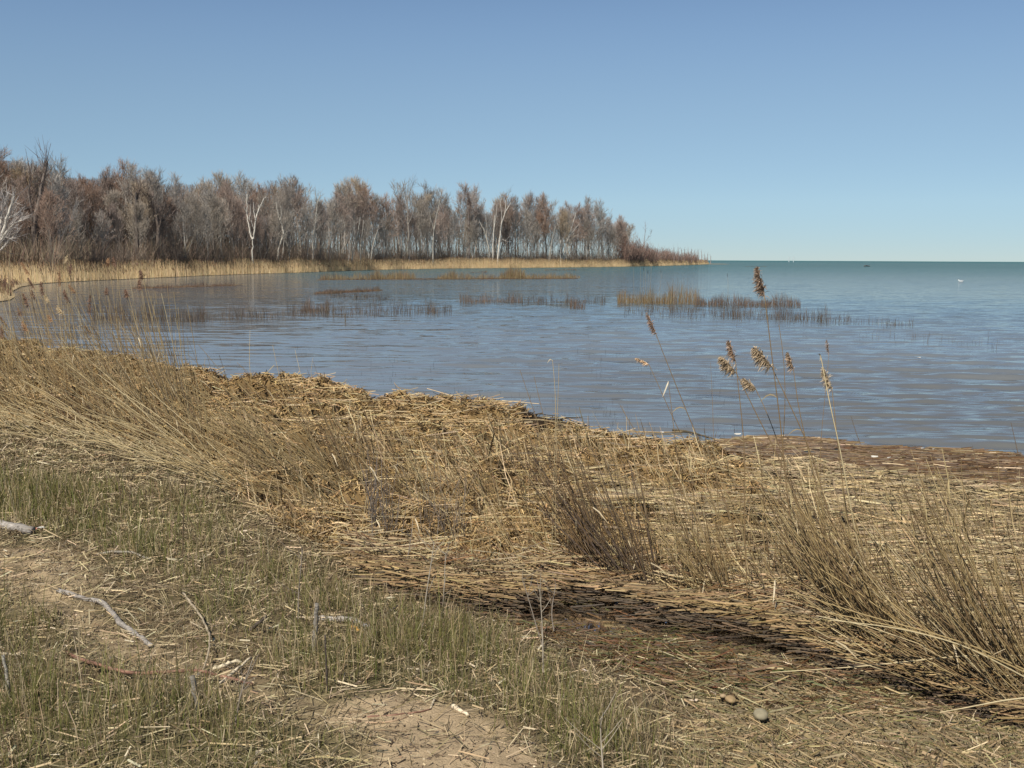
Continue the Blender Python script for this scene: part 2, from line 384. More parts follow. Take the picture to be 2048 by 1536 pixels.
def terrain(P):
    x, y = P[:, 0], P[:, 1]
    az = np.arctan2(x, y); r = np.hypot(x, y)
    dC = -lake_side(P)                                      # + towards land
    cz = np.interp(az, C_AZ, CREST_Z[C_O])
    dF = (r - np.interp(az, F_AZ, F_R)) * np.interp(az, [-.45, -.1, .1], [.7, .85, .95])
    rightness = sm((x + 0.4 * (y - 8) - 0.2) / 2.0)         # 1 on the low straight mat, 0 on the high chopped mound
    rightness = np.maximum(rightness * sm((dC - 1.9) / 1.2), sm((az - .21) / .06))
    land = 0.27 + 0.03 * (fbm(x, y, 1.6, 3) - 0.5) + 0.035 * (fbm(x, y, 0.35, 5) - 0.5) + 0.016 * (noise(x, y, .085, 7) - .5) + 0.02 * (noise(x, y, .19, 8) - .5)
    wz = poly_soft(x, y, WETZ, 0.25); pz = poly_soft(x, y, POOL, 0.12); hz = poly_soft(x, y, HOLLOW, 0.12)
    hw = sm((poly_d(x, y, WETZ) + 1.7) / 1.85)
    land = land * (1 - hw) + hw * (0.03 + 0.05 * (fbm(x, y, 0.4, 9) - 0.5))
    land = land - 0.10 * pz - 0.14 * hz
    t = np.where(dF > 0, dF / (dF + np.maximum(dC, 0) + 1e-6), 0)
    lowf = sm((az + .10) / .10)
    zf = 0.31 - 0.145 * lowf
    mat = zf + (np.maximum(cz, zf + .05 * lowf) - zf) * sm(t * (1 + .8 * lowf))
    hump = fbm(x, y, 0.9, 21) - 0.5
    clod = fbm(x, y, 0.34, 31, 3) - 0.5
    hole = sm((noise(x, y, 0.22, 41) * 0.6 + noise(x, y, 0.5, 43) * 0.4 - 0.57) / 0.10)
    lump = np.abs(noise(x, y, .30, 33) - .5) + .6 * np.abs(noise(x, y, .16, 34) - .5)
    mat = mat + (0.26 * hump + 0.20 * clod + (0.9 * (clods(x, y, .30, 71, .03, .17) - .06) + 0.7 * (clods(x, y, .15, 81, .02, .085) - .03)) * (.45 + .55 * sm(dC / .8)) - 0.26 * hole * sm((dC - .1) / 0.4)) * (1 - 0.85 * rightness) * (.35 + .65 * sm((dF - .2) / 1.0)) + 0.03 * rightness * (fbm(x, y, 0.5, 51) - 0.5)
    edge = sm(dF / 0.10) * (0.35 + 0.65 * sm(dF / 0.9)) * (1 - wz) + wz * sm((dF + 0.03) / 0.08)
    z = land + (mat - land) * np.where(dF > -0.05, edge, 0)
    out = -dC                                               # past the crest the heap falls into the lake
    drop = sm(out / (0.55 + 0.9 * rightness))
    z = np.where(out > 0, z * (1 - drop) + drop * (-0.30 + 0.24 * rightness * sm((2.2 - out) / 0.8)), z)
    return z, dict(dC=dC, dF=dF, right=rightness, wz=wz, pz=pz, hz=hz, hole=hole)

def polar(a0, a1, na, radii):
    an = np.radians(np.linspace(a0, a1, na))
    rr, aa = np.meshgrid(radii, an, indexing='ij')
    V = np.stack([np.sin(aa) * rr, np.cos(aa) * rr, np.zeros_like(rr)], -1).reshape(-1, 3)
    i = np.arange(len(radii) - 1)[:, None] * na + np.arange(na - 1)[None, :]
    Q = np.stack([i, i + 1, i + na + 1, i + na], -1).reshape(-1, 4)
    return V, Q

GV, GQ = polar(-40, 40, 470, np.concatenate([np.geomspace(1.0, 4.5, 80), np.geomspace(4.5, 17, 400)[1:], np.geomspace(17, 27, 30)[1:]]))
gz, gm = terrain(GV); GV[:, 2] = gz
sand = np.zeros(len(GV))
for s_, k_ in zip(SAND, (1, .75, .6)): sand = np.maximum(sand, k_ * poly_soft(GV[:, 0] + 0.12 * (noise(GV[:, 0], GV[:, 1], .3, 2) - .5), GV[:, 1] + 0.12 * (noise(GV[:, 0], GV[:, 1], .3, 6) - .5), s_, 0.12))
gc = np.tile(np.array([0.135, 0.10, 0.058]), (len(GV), 1))
def blend(c, col, w): return c * (1 - w[:, None]) + np.asarray(col) * w[:, None]
gc = blend(gc, (0.10, 0.09, 0.04), sm((fbm(GV[:, 0], GV[:, 1], .7, 12) - .45) / .15) * 0.8)
damp = fbm(GV[:, 0], GV[:, 1], .6, 14); grit = noise(GV[:, 0], GV[:, 1], .05, 15)
gc = gc * (1 - sand[:, None]) + np.array([0.385, 0.29, 0.18]) * ((.72 + .45 * damp) * (.86 + .28 * grit))[:, None] * sand[:, None]
gc = blend(gc, (0.19, 0.125, 0.055), sm((gm['dF'] + 0.05) / 0.1) * (1 - sm((-gm['dC']) / 0.3)))
gc = blend(gc, (0.028, 0.018, 0.010), gm['hole'] * sm(gm['dF'] / .3) * (1 - gm['right']))  # shade of the deep holes painted into the ground colour
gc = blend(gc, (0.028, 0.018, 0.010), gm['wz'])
face = gm['wz'] * sm((gm['dF'] + 0.08) / 0.04) * (1 - sm((gm['dF'] - 0.02) / 0.05))  # near-black bank face: wet peat, with the overhang's shade in the colour
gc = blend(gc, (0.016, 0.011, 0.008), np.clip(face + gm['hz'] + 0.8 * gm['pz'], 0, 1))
gc = blend(gc, (0.06, 0.04, 0.03), sm((-gm['dC']) / 0.6))
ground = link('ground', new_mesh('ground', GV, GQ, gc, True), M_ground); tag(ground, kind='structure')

# the lake: one sheet to the horizon, with real waves near the shore
rad = np.concatenate([np.geomspace(8.5, 75, 430), np.geomspace(77, 16000, 60)])
LV, LQ = polar(-44, 44, 560, rad)
lx, ly = LV[:, 0], LV[:, 1]; ld = np.hypot(lx, ly)
open_ = sm((lx + 0.25 * ly - 0.0) / 9.0)                     # the left arm of the bay is sheltered
shore_d = lake_side(LV)
lz = np.zeros(len(LV))
wr = np.random.default_rng(3)
for k in range(60):
    lam = 0.24 * (1.7 / 0.24) ** wr.random()
    th = R(-96) + wr.normal(0, 0.17)
    kx, ky = math.cos(th) * 2 * math.pi / lam, math.sin(th) * 2 * math.pi / lam
    amp = 0.0034 * lam ** 0.9 * (0.6 + 0.8 * wr.random())
    ph = wr.random() * 6.283
    big = (0.35 + 0.65 * open_) if lam > 0.7 else (0.6 + 0.4 * open_)
    fade = sm((75 - ld) / 35) * np.clip((lam / (ld * 0.0052 * 2.5)) - 0.6, 0, 1)
    s_ = np.sin(kx * lx + ky * ly + ph + 0.8 * np.sin(0.31 * lx + 0.17 * ly + k))
    lz += amp * big * fade * (s_ + 0.25 * np.cos(2 * (kx * lx + ky * ly + ph)))
lz *= 0.25 + 0.75 * sm((shore_d - 0.3) / 3.0)
LV[:, 2] = lz
wc = np.tile(np.array([0.16, 0.178, 0.195]), (len(LV), 1))
wc = blend(wc, (0.118, 0.12, 0.116), open_ * sm((30 - ld) / 14))
wc = blend(wc, (0.09, 0.13, 0.142), sm((ld - 18) / 45) * open_)
wc = blend(wc, (0.055, 0.115, 0.125), sm((ld - 60) / 200) * (.35 + .65 * open_))
wc = blend(wc, (0.022, 0.095, 0.10), sm((ld - 400) / 2500))
rough_w = (.34 + .66 * open_) * (.30 + .70 * sm((shore_d - .2) / 4.0)) * (1 + 2.6 * (.3 + .7 * open_) * sm((ld - 30) / 200))
wc = np.concatenate([wc, rough_w[:, None]], 1)
lake = link('lake', new_mesh('lake', LV, LQ, wc, True), M_lake); tag(lake, kind='structure')
# still water in the hollow behind the wrack
pw = np.array([[p[0], p[1], 0.012] for p in px_poly([(840, 1140), (1300, 1110), (1700, 1230), (2200, 1400), (2250, 1500), (1500, 1440), (1150, 1330), (900, 1230)], 0.012)])
tri = tessellate_polygon([[Vector(p) for p in pw]])
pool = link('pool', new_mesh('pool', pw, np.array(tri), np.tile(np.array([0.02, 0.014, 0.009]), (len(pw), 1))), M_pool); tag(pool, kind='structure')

# the far shore
SHORE_PX = [(-420, 640), (-150, 616), (0, 604), (22, 600), (30, 594), (20, 586), (42, 574), (85, 567), (200, 561), (300, 556.5), (400, 552), (500, 548.5), (600, 545.5), (700, 541.5), (800, 539),
            (900, 537.3), (1000, 536.3), (1100, 535.4), (1200, 534.2), (1300, 532.5), (1380, 530.2), (1418, 528.5)]
SHORE = np.array([at(a, b, 0.0) for a, b in SHORE_PX])
back = [SHORE[-1] + np.array([12, 6, 0]), SHORE[-1] + np.array([20, 60, 0]), np.array([60, 900, 0]), np.array([-900, 900, 0]), np.array([-900, 30, 0])]
sp = np.concatenate([SHORE, np.array(back)]); sp[:, 2] = 0.03
tri = tessellate_polygon([[Vector(p) for p in sp]])
fs = link('far_shore', new_mesh('far_shore', sp, np.array(tri), np.tile(np.array([0.26, 0.20, 0.12]), (len(sp), 1))), M_ground); tag(fs, kind='structure')
shx = np.array([p[0] for p in SHORE_PX[8:]]); shd = np.hypot(SHORE[8:, 0], SHORE[8:, 1])
def shore_dist(px): return np.interp(px, np.concatenate([[-60, 85], shx]), np.concatenate([[80, 82], shd]))

# ------------------------------------------------------------------ the wood beyond the bay
SKY_X = [-120, 0, 50, 100, 130, 180, 240, 290, 350, 400, 470, 510, 545, 580, 640, 700, 730, 800, 815, 850, 900, 940, 1000, 1030, 1070, 1110, 1140, 1200, 1240, 1258, 1275, 1300]
SKY_Y = [312, 310, 314, 328, 346, 350, 346, 356, 364, 360, 358, 382, 352, 354, 362, 372, 378, 386, 370, 388, 382, 392, 386, 380, 394, 384, 410, 412, 420, 448, 478, 492]
def skyline(px): return np.interp(px, SKY_X, SKY_Y)

def grow(seed, H=14.0, fork=0.32, limbs=11, spread=0.55, rise=0.5, sub=6, twigs=6, fine=4, trunk_r=0.17, lean=0.0, bend=0.10):
    """a leafless tree: list of (path, radii, level)"""
    rs = np.random.default_rng(seed); out = []
    def unit(v): return v / (np.linalg.norm(v) + 1e-9)
    def path(p, d, L, n, wob, lift):
        pts = [p]
        for _ in range(n):
            d = unit(d + rs.normal(0, wob, 3) + np.array([0, 0, lift]))
            p = p + d * L / n; pts.append(p)
        return np.array(pts), d
    tr, _ = path(np.zeros(3), unit(np.array([lean, rs.normal(0, .03), 1.0])), H * 0.92, 9, bend * .5, 0.05)
    out.append((tr, np.linspace(1, 0.16, 10) ** 0.9 * trunk_r, 0))
    def along(P, t):
        f = t * (len(P) - 1); i = min(int(f), len(P) - 2); return P[i] + (P[i + 1] - P[i]) * (f - i), unit(P[i + 1] - P[i])
    def side(d, ang, az):
        a = unit(np.cross(d, np.array([0.3, 0.2, 1.0]))); b = np.cross(d, a)
        return unit(d * math.cos(ang) + (a * math.cos(az) + b * math.sin(az)) * math.sin(ang))
    az = rs.random() * 6.28
    for i in range(limbs):
        t = fork + (0.96 - fork) * (i + rs.random() * 0.7) / limbs
        p, d = along(tr, min(t, 0.99)); az += 2.4 + rs.normal(0, .3)
        L = H * (0.44 * (1 - t) + 0.13) * rs.uniform(0.75, 1.2)
        P1, _ = path(p, side(d, spread * rs.uniform(.7, 1.25), az), L, 5, .13, rise * .28)
        r1 = trunk_r * (1.05 - t) * 0.55
        out.append((P1, np.linspace(r1, r1 * .2 + .008, 6), 1))
        a2 = rs.random() * 6.28
        for j in range(sub):
            t2 = 0.25 + 0.73 * (j + rs.random()) / sub; p2, d2 = along(P1, min(t2, .99)); a2 += 2.4
            L2 = L * (0.5 * (1 - t2) + 0.24) * rs.uniform(.7, 1.2)
            P2, _ = path(p2, side(d2, rs.uniform(.45, .85), a2), L2, 3, .16, rise * .25)
            out.append((P2, np.linspace(.030, .013, 4), 2))
            for k in range(twigs):
                t3 = 0.2 + 0.8 * (k + rs.random()) / twigs; p3, d3 = along(P2, min(t3, .99))
                L3 = rs.uniform(.5, 1.15) * (.5 + .04 * H)
                P3, e = path(p3, side(d3, rs.uniform(.3, .8), rs.random() * 6.28), L3, 2, .15, rise * .3)
                out.append((P3, np.array([.021, .017, .010]), 3))
                for q in range(fine):
                    p4, d4 = along(P3, rs.uniform(.25, .98))
                    P4, _ = path(p4, side(d4, rs.uniform(.3, .7), rs.random() * 6.28), rs.uniform(.35, .8), 1, .1, rise * .3)
                    out.append((P4, np.array([.018, .008]), 4))
    return out
def tree_meshes(name, segs, bark, twig, twig_tip, seed, bark2=None):
    rs = np.random.default_rng(seed)
    tb, cb = MB(), MB()
    b2 = bark if bark2 is None else bark2
    for P, r, lv in segs:
        if lv == 0: tb.tube(P, r, np.linspace(1, 0, len(P))[:, None] * np.array(bark) + np.linspace(0, 1, len(P))[:, None] * np.array(b2), 5, False)
        elif lv == 1: tb.tube(P, r, b2, 3, False)
    for lv in (2, 3, 4):
        S = [(P, r) for P, r, l in segs if l == lv]
        if not S: continue
        pts = np.array([s[0] for s in S]); w = np.array([s[1] for s in S]) * 2.0
        sd = rs.normal(0, 1, (len(S), 3)); ax = pts[:, -1] - pts[:, 0]; sd = np.cross(ax, sd); sd /= np.linalg.norm(sd, axis=1)[:, None] + 1e-9
        c = np.array(twig) * (1 + rs.normal(0, .18, (len(S), 1))); c2 = np.array(twig_tip) * (1 + rs.normal(0, .2, (len(S), 1)))
        if lv == 2: c2 = c
        cb.ribbons(pts, sd, w, np.clip(c, .01, 1), np.clip(c2, .01, 1))
    return tb.mesh(name + '_trunk', smooth=True), cb.mesh(name + '_crown')

GREY, PALE, DARK = (.25, .22, .19), (.34, .31, .27), (.13, .105, .09)
KINDS = {
    'reddish': ((.27, .23, .19), (.31, .245, .195), (.39, .24, .175)),
    'grey': ((.35, .32, .275), (.34, .295, .25), (.35, .30, .25)),
    'tan': ((.30, .255, .21), (.34, .27, .195), (.42, .315, .20)),
    'pale': ((.46, .435, .385), (.32, .285, .25), (.28, .23, .195)),
}
PROTO = {k: [] for k in KINDS}
sd_ = 100
for kind, n in (('reddish', 4), ('grey', 4), ('tan', 2), ('pale', 3)):
    bark, twig, tip = KINDS[kind]
    for i in range(n):
        sd_ += 1
        if kind == 'pale': g = grow(sd_, fork=.28, limbs=12, spread=.42, rise=.65, sub=6, twigs=6, fine=4, trunk_r=.15, lean=(-.18, .14, .05)[i])
        elif kind == 'grey': g = grow(sd_, fork=.24, limbs=13, spread=.50, rise=.6, sub=6, twigs=6, fine=4, trunk_r=.16, lean=rng.normal(0, .06))
        else: g = grow(sd_, fork=.20, limbs=15, spread=.52, rise=.6, sub=7, twigs=7, fine=4, trunk_r=.16, lean=rng.normal(0, .05))
        a, b = tree_meshes(kind + '_tree', g, bark, twig, tip, sd_, (.22, .2, .18) if kind == 'pale' else None)
        a.materials.append(M_bark); b.materials.append(M_twig)
        PROTO[kind].append((a, b))
def place_tree(kind, i, loc, h, rz, label, group, name='bare_tree'):
    a, b = PROTO[kind][i % len(PROTO[kind])]
    e = empty(name, loc); e.scale = (h / 14.0 * .86, h / 14.0 * .86, h / 14.0); e.rotation_euler.z = rz
    tag(e, label, 'tree', group)
    link('trunk', a, parent=e); link('crown', b, parent=e)
    return e
def zone(px):
    if px < 110: return 'at the wood\'s left end'
    if px < 300: return 'in the tall left wood'
    if px < 490: return 'left of the white forked tree'
    if px < 700: return 'right of the white forked tree'
    if px < 900: return 'in the mid wood with sky gaps'
    if px < 1090: return 'by the leaning white trunks'
    return 'in the last stand by the lake'
KW = {'reddish': 'bare red-budded tree', 'grey': 'bare grey tree', 'tan': 'bare tan-twigged tree', 'pale': 'bare pale-barked tree'}
tr_rng = np.random.default_rng(12); TREES = []
for row, (off, hk) in enumerate(((9, .74), (13, .9), (18, .98), (24, 1.0))):
    px = -75.0 + row * 11
    while px < 1262:
        d = shore_dist(px) + off + tr_rng.uniform(-1.6, 1.6) + (16 if px < 100 else 8 if px < 260 else 0)
        pt = ray(px, 520); pt = pt / math.hypot(pt[0], pt[1]) * d
        top = at_y(px, skyline(px), pt[1])[2] - 0.3
        h = top * hk * tr_rng.uniform(.80, 1.06) if row < 2 else top * tr_rng.choice([.78, .88, .95, 1.0, 1.05]) * tr_rng.uniform(.96, 1.04)
        if px > 1235: h = min(h, top * .97)
        p_red = .5 if px < 520 else .30; p_pale = .04 if px < 540 else .27
        u = tr_rng.random()
        kind = 'reddish' if u < p_red else 'pale' if u < p_red + p_pale else 'tan' if u < p_red + p_pale + .12 else 'grey'
        lab = f"{KW[kind]} {zone(px)}, {('at its edge', 'near its edge', 'deeper in', 'at its back')[row]}"
        e_ = place_tree(kind, int(tr_rng.integers(0, 9)), (pt[0], pt[1], 0.05), h, tr_rng.random() * 6.28, lab, 'bare trees of the wood across the bay')
        TREES.append((lab, px, e_))
        step = tr_rng.uniform(1.75, 2.75) * (1.0 if px < 540 else tr_rng.choice([.8, 1.2, 2.0]))
        px += step / d * F_PX

for lab in set(t[0] for t in TREES):
    same = sorted([t for t in TREES if t[0] == lab], key=lambda t: t[1])
    if len(same) == 2: same[0][2]['label'] = lab + ', left of two'; same[1][2]['label'] = lab + ', right of two'
# trees that stand out, limb by limb (pixel outlines set back to their own distance)
def traced_tree(name, label, base_px, D, limbs, bark, twig, group=None, ntwig=5, rmul=1.0, twlen=1.2, seed=1, cat='tree', mat=None, r_end=.35):
    rs = np.random.default_rng(seed)
    b = ray(base_px, 520); b = b / math.hypot(b[0], b[1]) * D; Y = b[1]
    base = np.array([b[0], b[1], 0.1]); e = empty(name, base); tag(e, label, cat, group)
    tb, cb = MB(), MB(); S = []
    for k, (pts, r0) in enumerate(limbs):
        dy = 0.0 if k == 0 else rs.uniform(-.8, .8)
        P = np.array([at_y(a, c, Y + dy * i / max(1, len(pts) - 1)) for i, (a, c) in enumerate(pts)]) - base
        if k == 0: P[0, 2] = -0.1
        Pf = np.stack([np.interp(np.linspace(0, len(P) - 1, len(P) * 3 - 2), np.arange(len(P)), P[:, j]) for j in range(3)], 1)
        Pf[1:-1] += rs.normal(0, .03, (len(Pf) - 2, 3))
        tb.tube(Pf, np.linspace(r0, r0 * r_end, len(Pf)) * rmul, bark, 6, False)
        for i in range(max(2, len(Pf) // 3) if k == 0 else 1, len(Pf)):
            for _ in range(ntwig):
                d = (Pf[i] - Pf[i - 1]); d /= np.linalg.norm(d) + 1e-9
                v = d + rs.normal(0, .55, 3) + np.array([0, 0, .3]); v /= np.linalg.norm(v)
                L = twlen * rs.uniform(.4, 1.2); p0 = Pf[i] - d * rs.random() * .3
                mid = p0 + v * L * .5 + rs.normal(0, .06, 3); S.append((p0, mid, p0 + v * L + np.array([0, 0, .12 * L])))
                v2 = v + rs.normal(0, .5, 3); S.append((mid, mid + v2 * L * .25, mid + v2 * L * .5))
    me = tb.mesh('trunk', smooth=True); link('trunk', me, mat or M_white, e)
    if S:
        pts = np.array(S); sdv = np.cross(pts[:, 2] - pts[:, 0], rs.normal(0, 1, (len(S), 3))); sdv /= np.linalg.norm(sdv, axis=1)[:, None]
        w = np.tile(np.array([.045, .03, .012]), (len(S), 1)); c = np.array(twig) * (1 + rs.normal(0, .15, (len(S), 1)))
        cb.ribbons(pts, sdv, w, c, c); link('crown', cb.mesh('crown'), M_twig, e)
    return e
WB = (.50, .465, .41); LG = (.36, .335, .29)
D0 = shore_dist(505) + 6
traced_tree('birch_tree', 'white forked tree with bare candelabra limbs in front of the brown wood', 505, D0, [
    ([(505, 520), (505, 500), (505, 479)], .17), ([(505, 479), (501, 470), (498, 452), (495.5, 440), (493.5, 425), (494, 405), (494, 388)], .16),
    ([(493.5, 427), (489, 415), (486, 408)], .07), ([(498.5, 440), (500, 425), (500.5, 412)], .09), ([(506, 478), (508, 468), (509, 455), (511, 440), (514, 428), (520, 413), (527, 399), (532, 394)], .15),
    ([(511, 440), (508.5, 428), (507.5, 415), (507, 404)], .09), ([(512, 436), (516, 420), (518, 408)], .08), ([(507, 458), (504, 447), (502, 440)], .07), ([(519, 415), (524, 412), (528, 407)], .05)],
    WB, (.3, .26, .22), ntwig=1, twlen=.9, seed=3, rmul=.74, r_end=.45)
traced_tree('birch_tree', 'pale tree leaning right then back left beside the white forked tree', 556, shore_dist(556) + 7, [
    ([(554, 518), (557, 500), (561, 484), (567, 468)], .15), ([(567, 468), (564, 452), (559, 438), (555, 424), (552, 404)], .13), ([(560, 441), (563, 428), (561, 412)], .07), ([(561, 484), (570, 470), (574, 462)], .07)],
    LG, (.22, .19, .16), ntwig=3, seed=4)
traced_tree('birch_tree', 'slim wavy white trunk reaching the crowns left of the sky gaps', 626, shore_dist(626) + 8, [
    ([(626, 520), (626, 490), (629, 460), (631, 440), (634, 420), (635, 405), (641, 390)], .17), ([(629, 458), (633, 442), (634, 424)], .08), ([(635, 407), (632, 396), (631, 386)], .06)], LG, (.22, .19, .16), ntwig=3, seed=5)
for i, (lab, bpx, limbs, rr) in enumerate((
    ('white trunk leaning hard left at the cluster of leaning white trunks', 980, [([(981, 521), (978, 498), (973, 475), (966, 456), (958, 441)], .22), ([(973, 476), (974, 455), (970, 430)], .09)], LG),
    ('straight white trunk in the middle of the cluster of leaning white trunks', 987, [([(985, 521), (986, 490), (988, 455), (989, 430)], .2), ([(988, 456), (992, 430), (994, 408)], .1)], WB),
    ('tall white trunk fanning right from the cluster of leaning white trunks', 996, [([(994, 521), (998, 490), (1001, 462), (1004, 444), (1010, 425), (1022, 405)], .24), ([(1003, 448), (1003, 425), (1000, 400)], .11), ([(1010, 425), (1012, 400), (1018, 385)], .09), ([(1004, 478), (1010, 482), (1018, 474)], .08)], WB),
    ('upright white trunk of the pair near the right end of the wood', 1120, [([(1122, 522), (1121, 490), (1119, 470), (1118, 448)], .2), ([(1119, 470), (1115, 450), (1112, 430)], .1)], WB),
    ('white trunk leaning right of the pair near the right end of the wood', 1127, [([(1125, 521), (1131, 495), (1138, 472), (1145, 450), (1152, 425)], .2), ([(1138, 472), (1147, 462), (1158, 448)], .09)], WB),
    ('short pale trunk leaning right before the pair of white trunks', 1098, [([(1097, 520), (1101, 495), (1106, 470), (1112, 452)], .15)], LG),
    ('pale leaning double trunk right of the middle of the wood', 703, [([(701, 520), (706, 500), (711, 482), (717, 462), (720, 435)], .16), ([(712, 482), (708, 462), (708, 440)], .1)], LG),
    ('slim pale upright trunk beside the pale leaning double trunk', 721, [([(720, 520), (722, 490), (725, 470), (727, 440)], .13)], LG),
    ('pale trunk leaning right in the sky gaps in the middle of the wood', 743, [([(740, 520), (745, 495), (752, 470), (758, 450)], .13)], LG),
    ('tall pale trunk in the sky gaps left of the vine-wrapped trunk', 866, [([(866, 521), (866, 490), (868, 460), (873, 430), (880, 400)], .2), ([(868, 460), (862, 440), (858, 418)], .1)], LG),
    ('grey trunk with many pale limbs right of the sky gaps', 815, [([(818, 521), (818, 480), (816, 450), (815, 410), (816, 370)], .2), ([(816, 450), (824, 432), (828, 410)], .1), ([(815, 410), (809, 390), (806, 374)], .07), ([(816, 395), (822, 380), (826, 366)], .06)], GREY))):
    traced_tree('birch_tree', lab, bpx, shore_dist(bpx) + 7, limbs, rr, (.24, .21, .19), ntwig=4, seed=20 + i, twlen=1.8)
traced_tree('vine_wrapped_tree', 'dark narrow trunk wrapped in vines standing above the wood', 938, shore_dist(938) + 9, [([(939, 522), (938, 480), (937, 440), (936.5, 410), (936, 390)], .22), ([(937, 430), (941, 412), (939, 400)], .12)],
    (.15, .11, .09), (.2, .14, .11), ntwig=60, twlen=.75, seed=41, mat=M_bark, r_end=.5)
traced_tree('birch_tree', 'white tree with leaning limbs cut by the left edge of the photo', -8, 100, [
    ([(-12, 560), (-8, 520), (-4, 495), (3, 473), (12, 440), (20, 418), (28, 392)], .2), ([(0, 482), (14, 462), (30, 446), (44, 440)], .1), ([(-6, 508), (8, 492), (22, 478), (36, 464)], .1),
    ([(10, 446), (22, 432), (38, 424)], .07), ([(-2, 488), (0, 455), (4, 425), (10, 400)], .1), ([(-8, 520), (-16, 480), (-14, 440), (-6, 405)], .12)], WB, (.4, .36, .33), ntwig=5, seed=42, twlen=1.4)
traced_tree('bare_tree', 'tall dark tree with one straight leaning limb at the left end of the wood', 68, 108, [
    ([(72, 535), (69, 490), (68, 455), (72, 430), (80, 390), (88, 350), (94, 322)], .3), ([(68, 455), (62, 425), (58, 385), (60, 350)], .16), ([(72, 430), (90, 415), (104, 405)], .1), ([(69, 480), (84, 462), (98, 455)], .1)],
    DARK, (.12, .085, .07), ntwig=7, seed=43, twlen=2.0, mat=M_bark)
traced_tree('bare_tree', 'dark tree with a broken fork among reddish crowns in the left part of the wood', 314, shore_dist(314) + 10, [
    ([(313, 525), (316, 490), (317, 460), (313, 430), (311, 418)], .28), ([(317, 462), (322, 440), (327, 420), (331, 402)], .12), ([(313, 430), (305, 415), (299, 400), (296, 385)], .09)], DARK, (.13, .09, .07), ntwig=5, seed=44, twlen=1.6, mat=M_bark)
traced_tree('bare_tree', 'dark upright snag trunk rising above reddish crowns in the left wood', 272, shore_dist(272) + 12, [([(274, 525), (273, 470), (272, 420), (272, 384)], .28), ([(272, 400), (278, 385), (281, 370)], .1)], DARK, (.13, .09, .07), ntwig=5, seed=45, twlen=1.6, mat=M_bark)
traced_tree('bare_tree', 'thin bare sapling standing alone right of the wood above red shrubs', 1288, shore_dist(1288) + 8, [([(1287, 520), (1288, 490), (1290, 465), (1291, 450)], .11), ([(1288, 492), (1279, 482), (1274, 472)], .06), ([(1289, 485), (1298, 474), (1303, 464)], .06)],
    (.25, .2, .18), (.22, .16, .14), ntwig=3, seed=46, twlen=1.6)
for i, px in enumerate((1578, 1587)):
    Dd = 1500.0
    traced_tree('bare_tree', ('left', 'right')[i] + ' one of two faint bare trees far out on the horizon', px, Dd, [([(px, 521), (px - 1, 517), (px, 513)], .5), ([(px, 519), (px + 2, 515)], .3)], (.45, .5, .52), (.45, .5, .52), ntwig=1, seed=50 + i, twlen=3.0)

# brush and shrubs at the foot of the wood
def upright(mb, base, h, w, c0, c1, lean=.12, K=2, dirv=None, taper=.35, face=None):
    n = len(base); d = rng.normal(0, lean, (n, 2))
    if dirv is not None: d += dirv
    tops = base + np.stack([d[:, 0] * h, d[:, 1] * h, h], 1)
    if K == 3:
        mid = base + np.stack([d[:, 0] * h * .3, d[:, 1] * h * .3, h * .55], 1); pts = np.stack([base, mid, tops], 1); ww = np.stack([w, w * .8, w * taper * .3], 1)
    else: pts = np.stack([base, tops], 1); ww = np.stack([w, w * taper], 1)
    an = rng.random(n) * math.pi if face is None else rng.normal(-.35, face, n); side = np.stack([np.cos(an), np.sin(an), np.zeros(n)], 1)
    mb.ribbons(pts, side, ww, c0, c1)
mb = MB(); n = 36000
px = rng.uniform(-110, 1300, n); off = rng.uniform(7.5, 21, n); dd = shore_dist(px) + off + np.where(px < 100, 14, np.where(px < 260, 6, 0))
rd = ray(px, np.full(n, 520.0)); base = rd / np.hypot(rd[:, 0], rd[:, 1])[:, None] * dd[:, None]; base[:, 2] = 0.1
h = rng.uniform(1.4, 4.4, n) * (.85 + .3 * noise(base[:, 0], base[:, 1], 5, 77)) * np.where(px > 1240, .55, 1)
c = pick([(.26, .20, .15), (.21, .165, .12), (.31, .245, .18), (.26, .175, .13), (.25, .21, .15)], n)
upright(mb, base, h, rng.uniform(.03, .06, n), c, c * 1.1, .22, 3)
tag(link('undergrowth', mb.mesh('undergrowth'), M_brush), 'brown leafless undergrowth along the foot of the wood', 'undergrowth', kind='stuff')
mb = MB(); n = 42000
px = np.where(rng.random(n) < .74, rng.uniform(-110, 580, n), rng.uniform(560, 1235, n)); dd = shore_dist(px) + rng.uniform(20, 45, n) + np.where(px < 100, 14, np.where(px < 260, 6, 0))
rd = ray(px, np.full(n, 520.0)); base = rd / np.hypot(rd[:, 0], rd[:, 1])[:, None] * dd[:, None]
top = EYE[2] + (dd / np.hypot(rd[:, 0], rd[:, 1])) * ray(px, skyline(px))[:, 2]
u = rng.random(n) ** 1.25 * np.where(px > 560, .50, .88); z0 = u * top
base[:, 2] = np.maximum(0.1, z0 - .6); h = rng.uniform(1.6, 4.2, n); h = np.minimum(h, np.maximum(top * .95 - base[:, 2], .6))
c = pick([(.22, .175, .14), (.18, .145, .115), (.25, .205, .165), (.22, .15, .115)], n)
upright(mb, base, h, rng.uniform(.03, .07, n), c, c, .32, 2)
n2 = 900; q = rng.integers(0, n, n2); b2 = base[q].copy(); b2[:, 2] = .1; h2 = np.maximum(top[q], 4) * rng.uniform(.55, .85, n2)
c2 = pick([(.30, .27, .225), (.24, .205, .165), (.36, .33, .285), (.2, .17, .14)], n2); upright(mb, b2, h2, rng.uniform(.10, .22, n2), c2, c2, .035, 3)
tag(link('woodland', mb.mesh('woodland'), M_brush), 'depth of the bare wood seen between the front trees', 'woodland', kind='stuff')

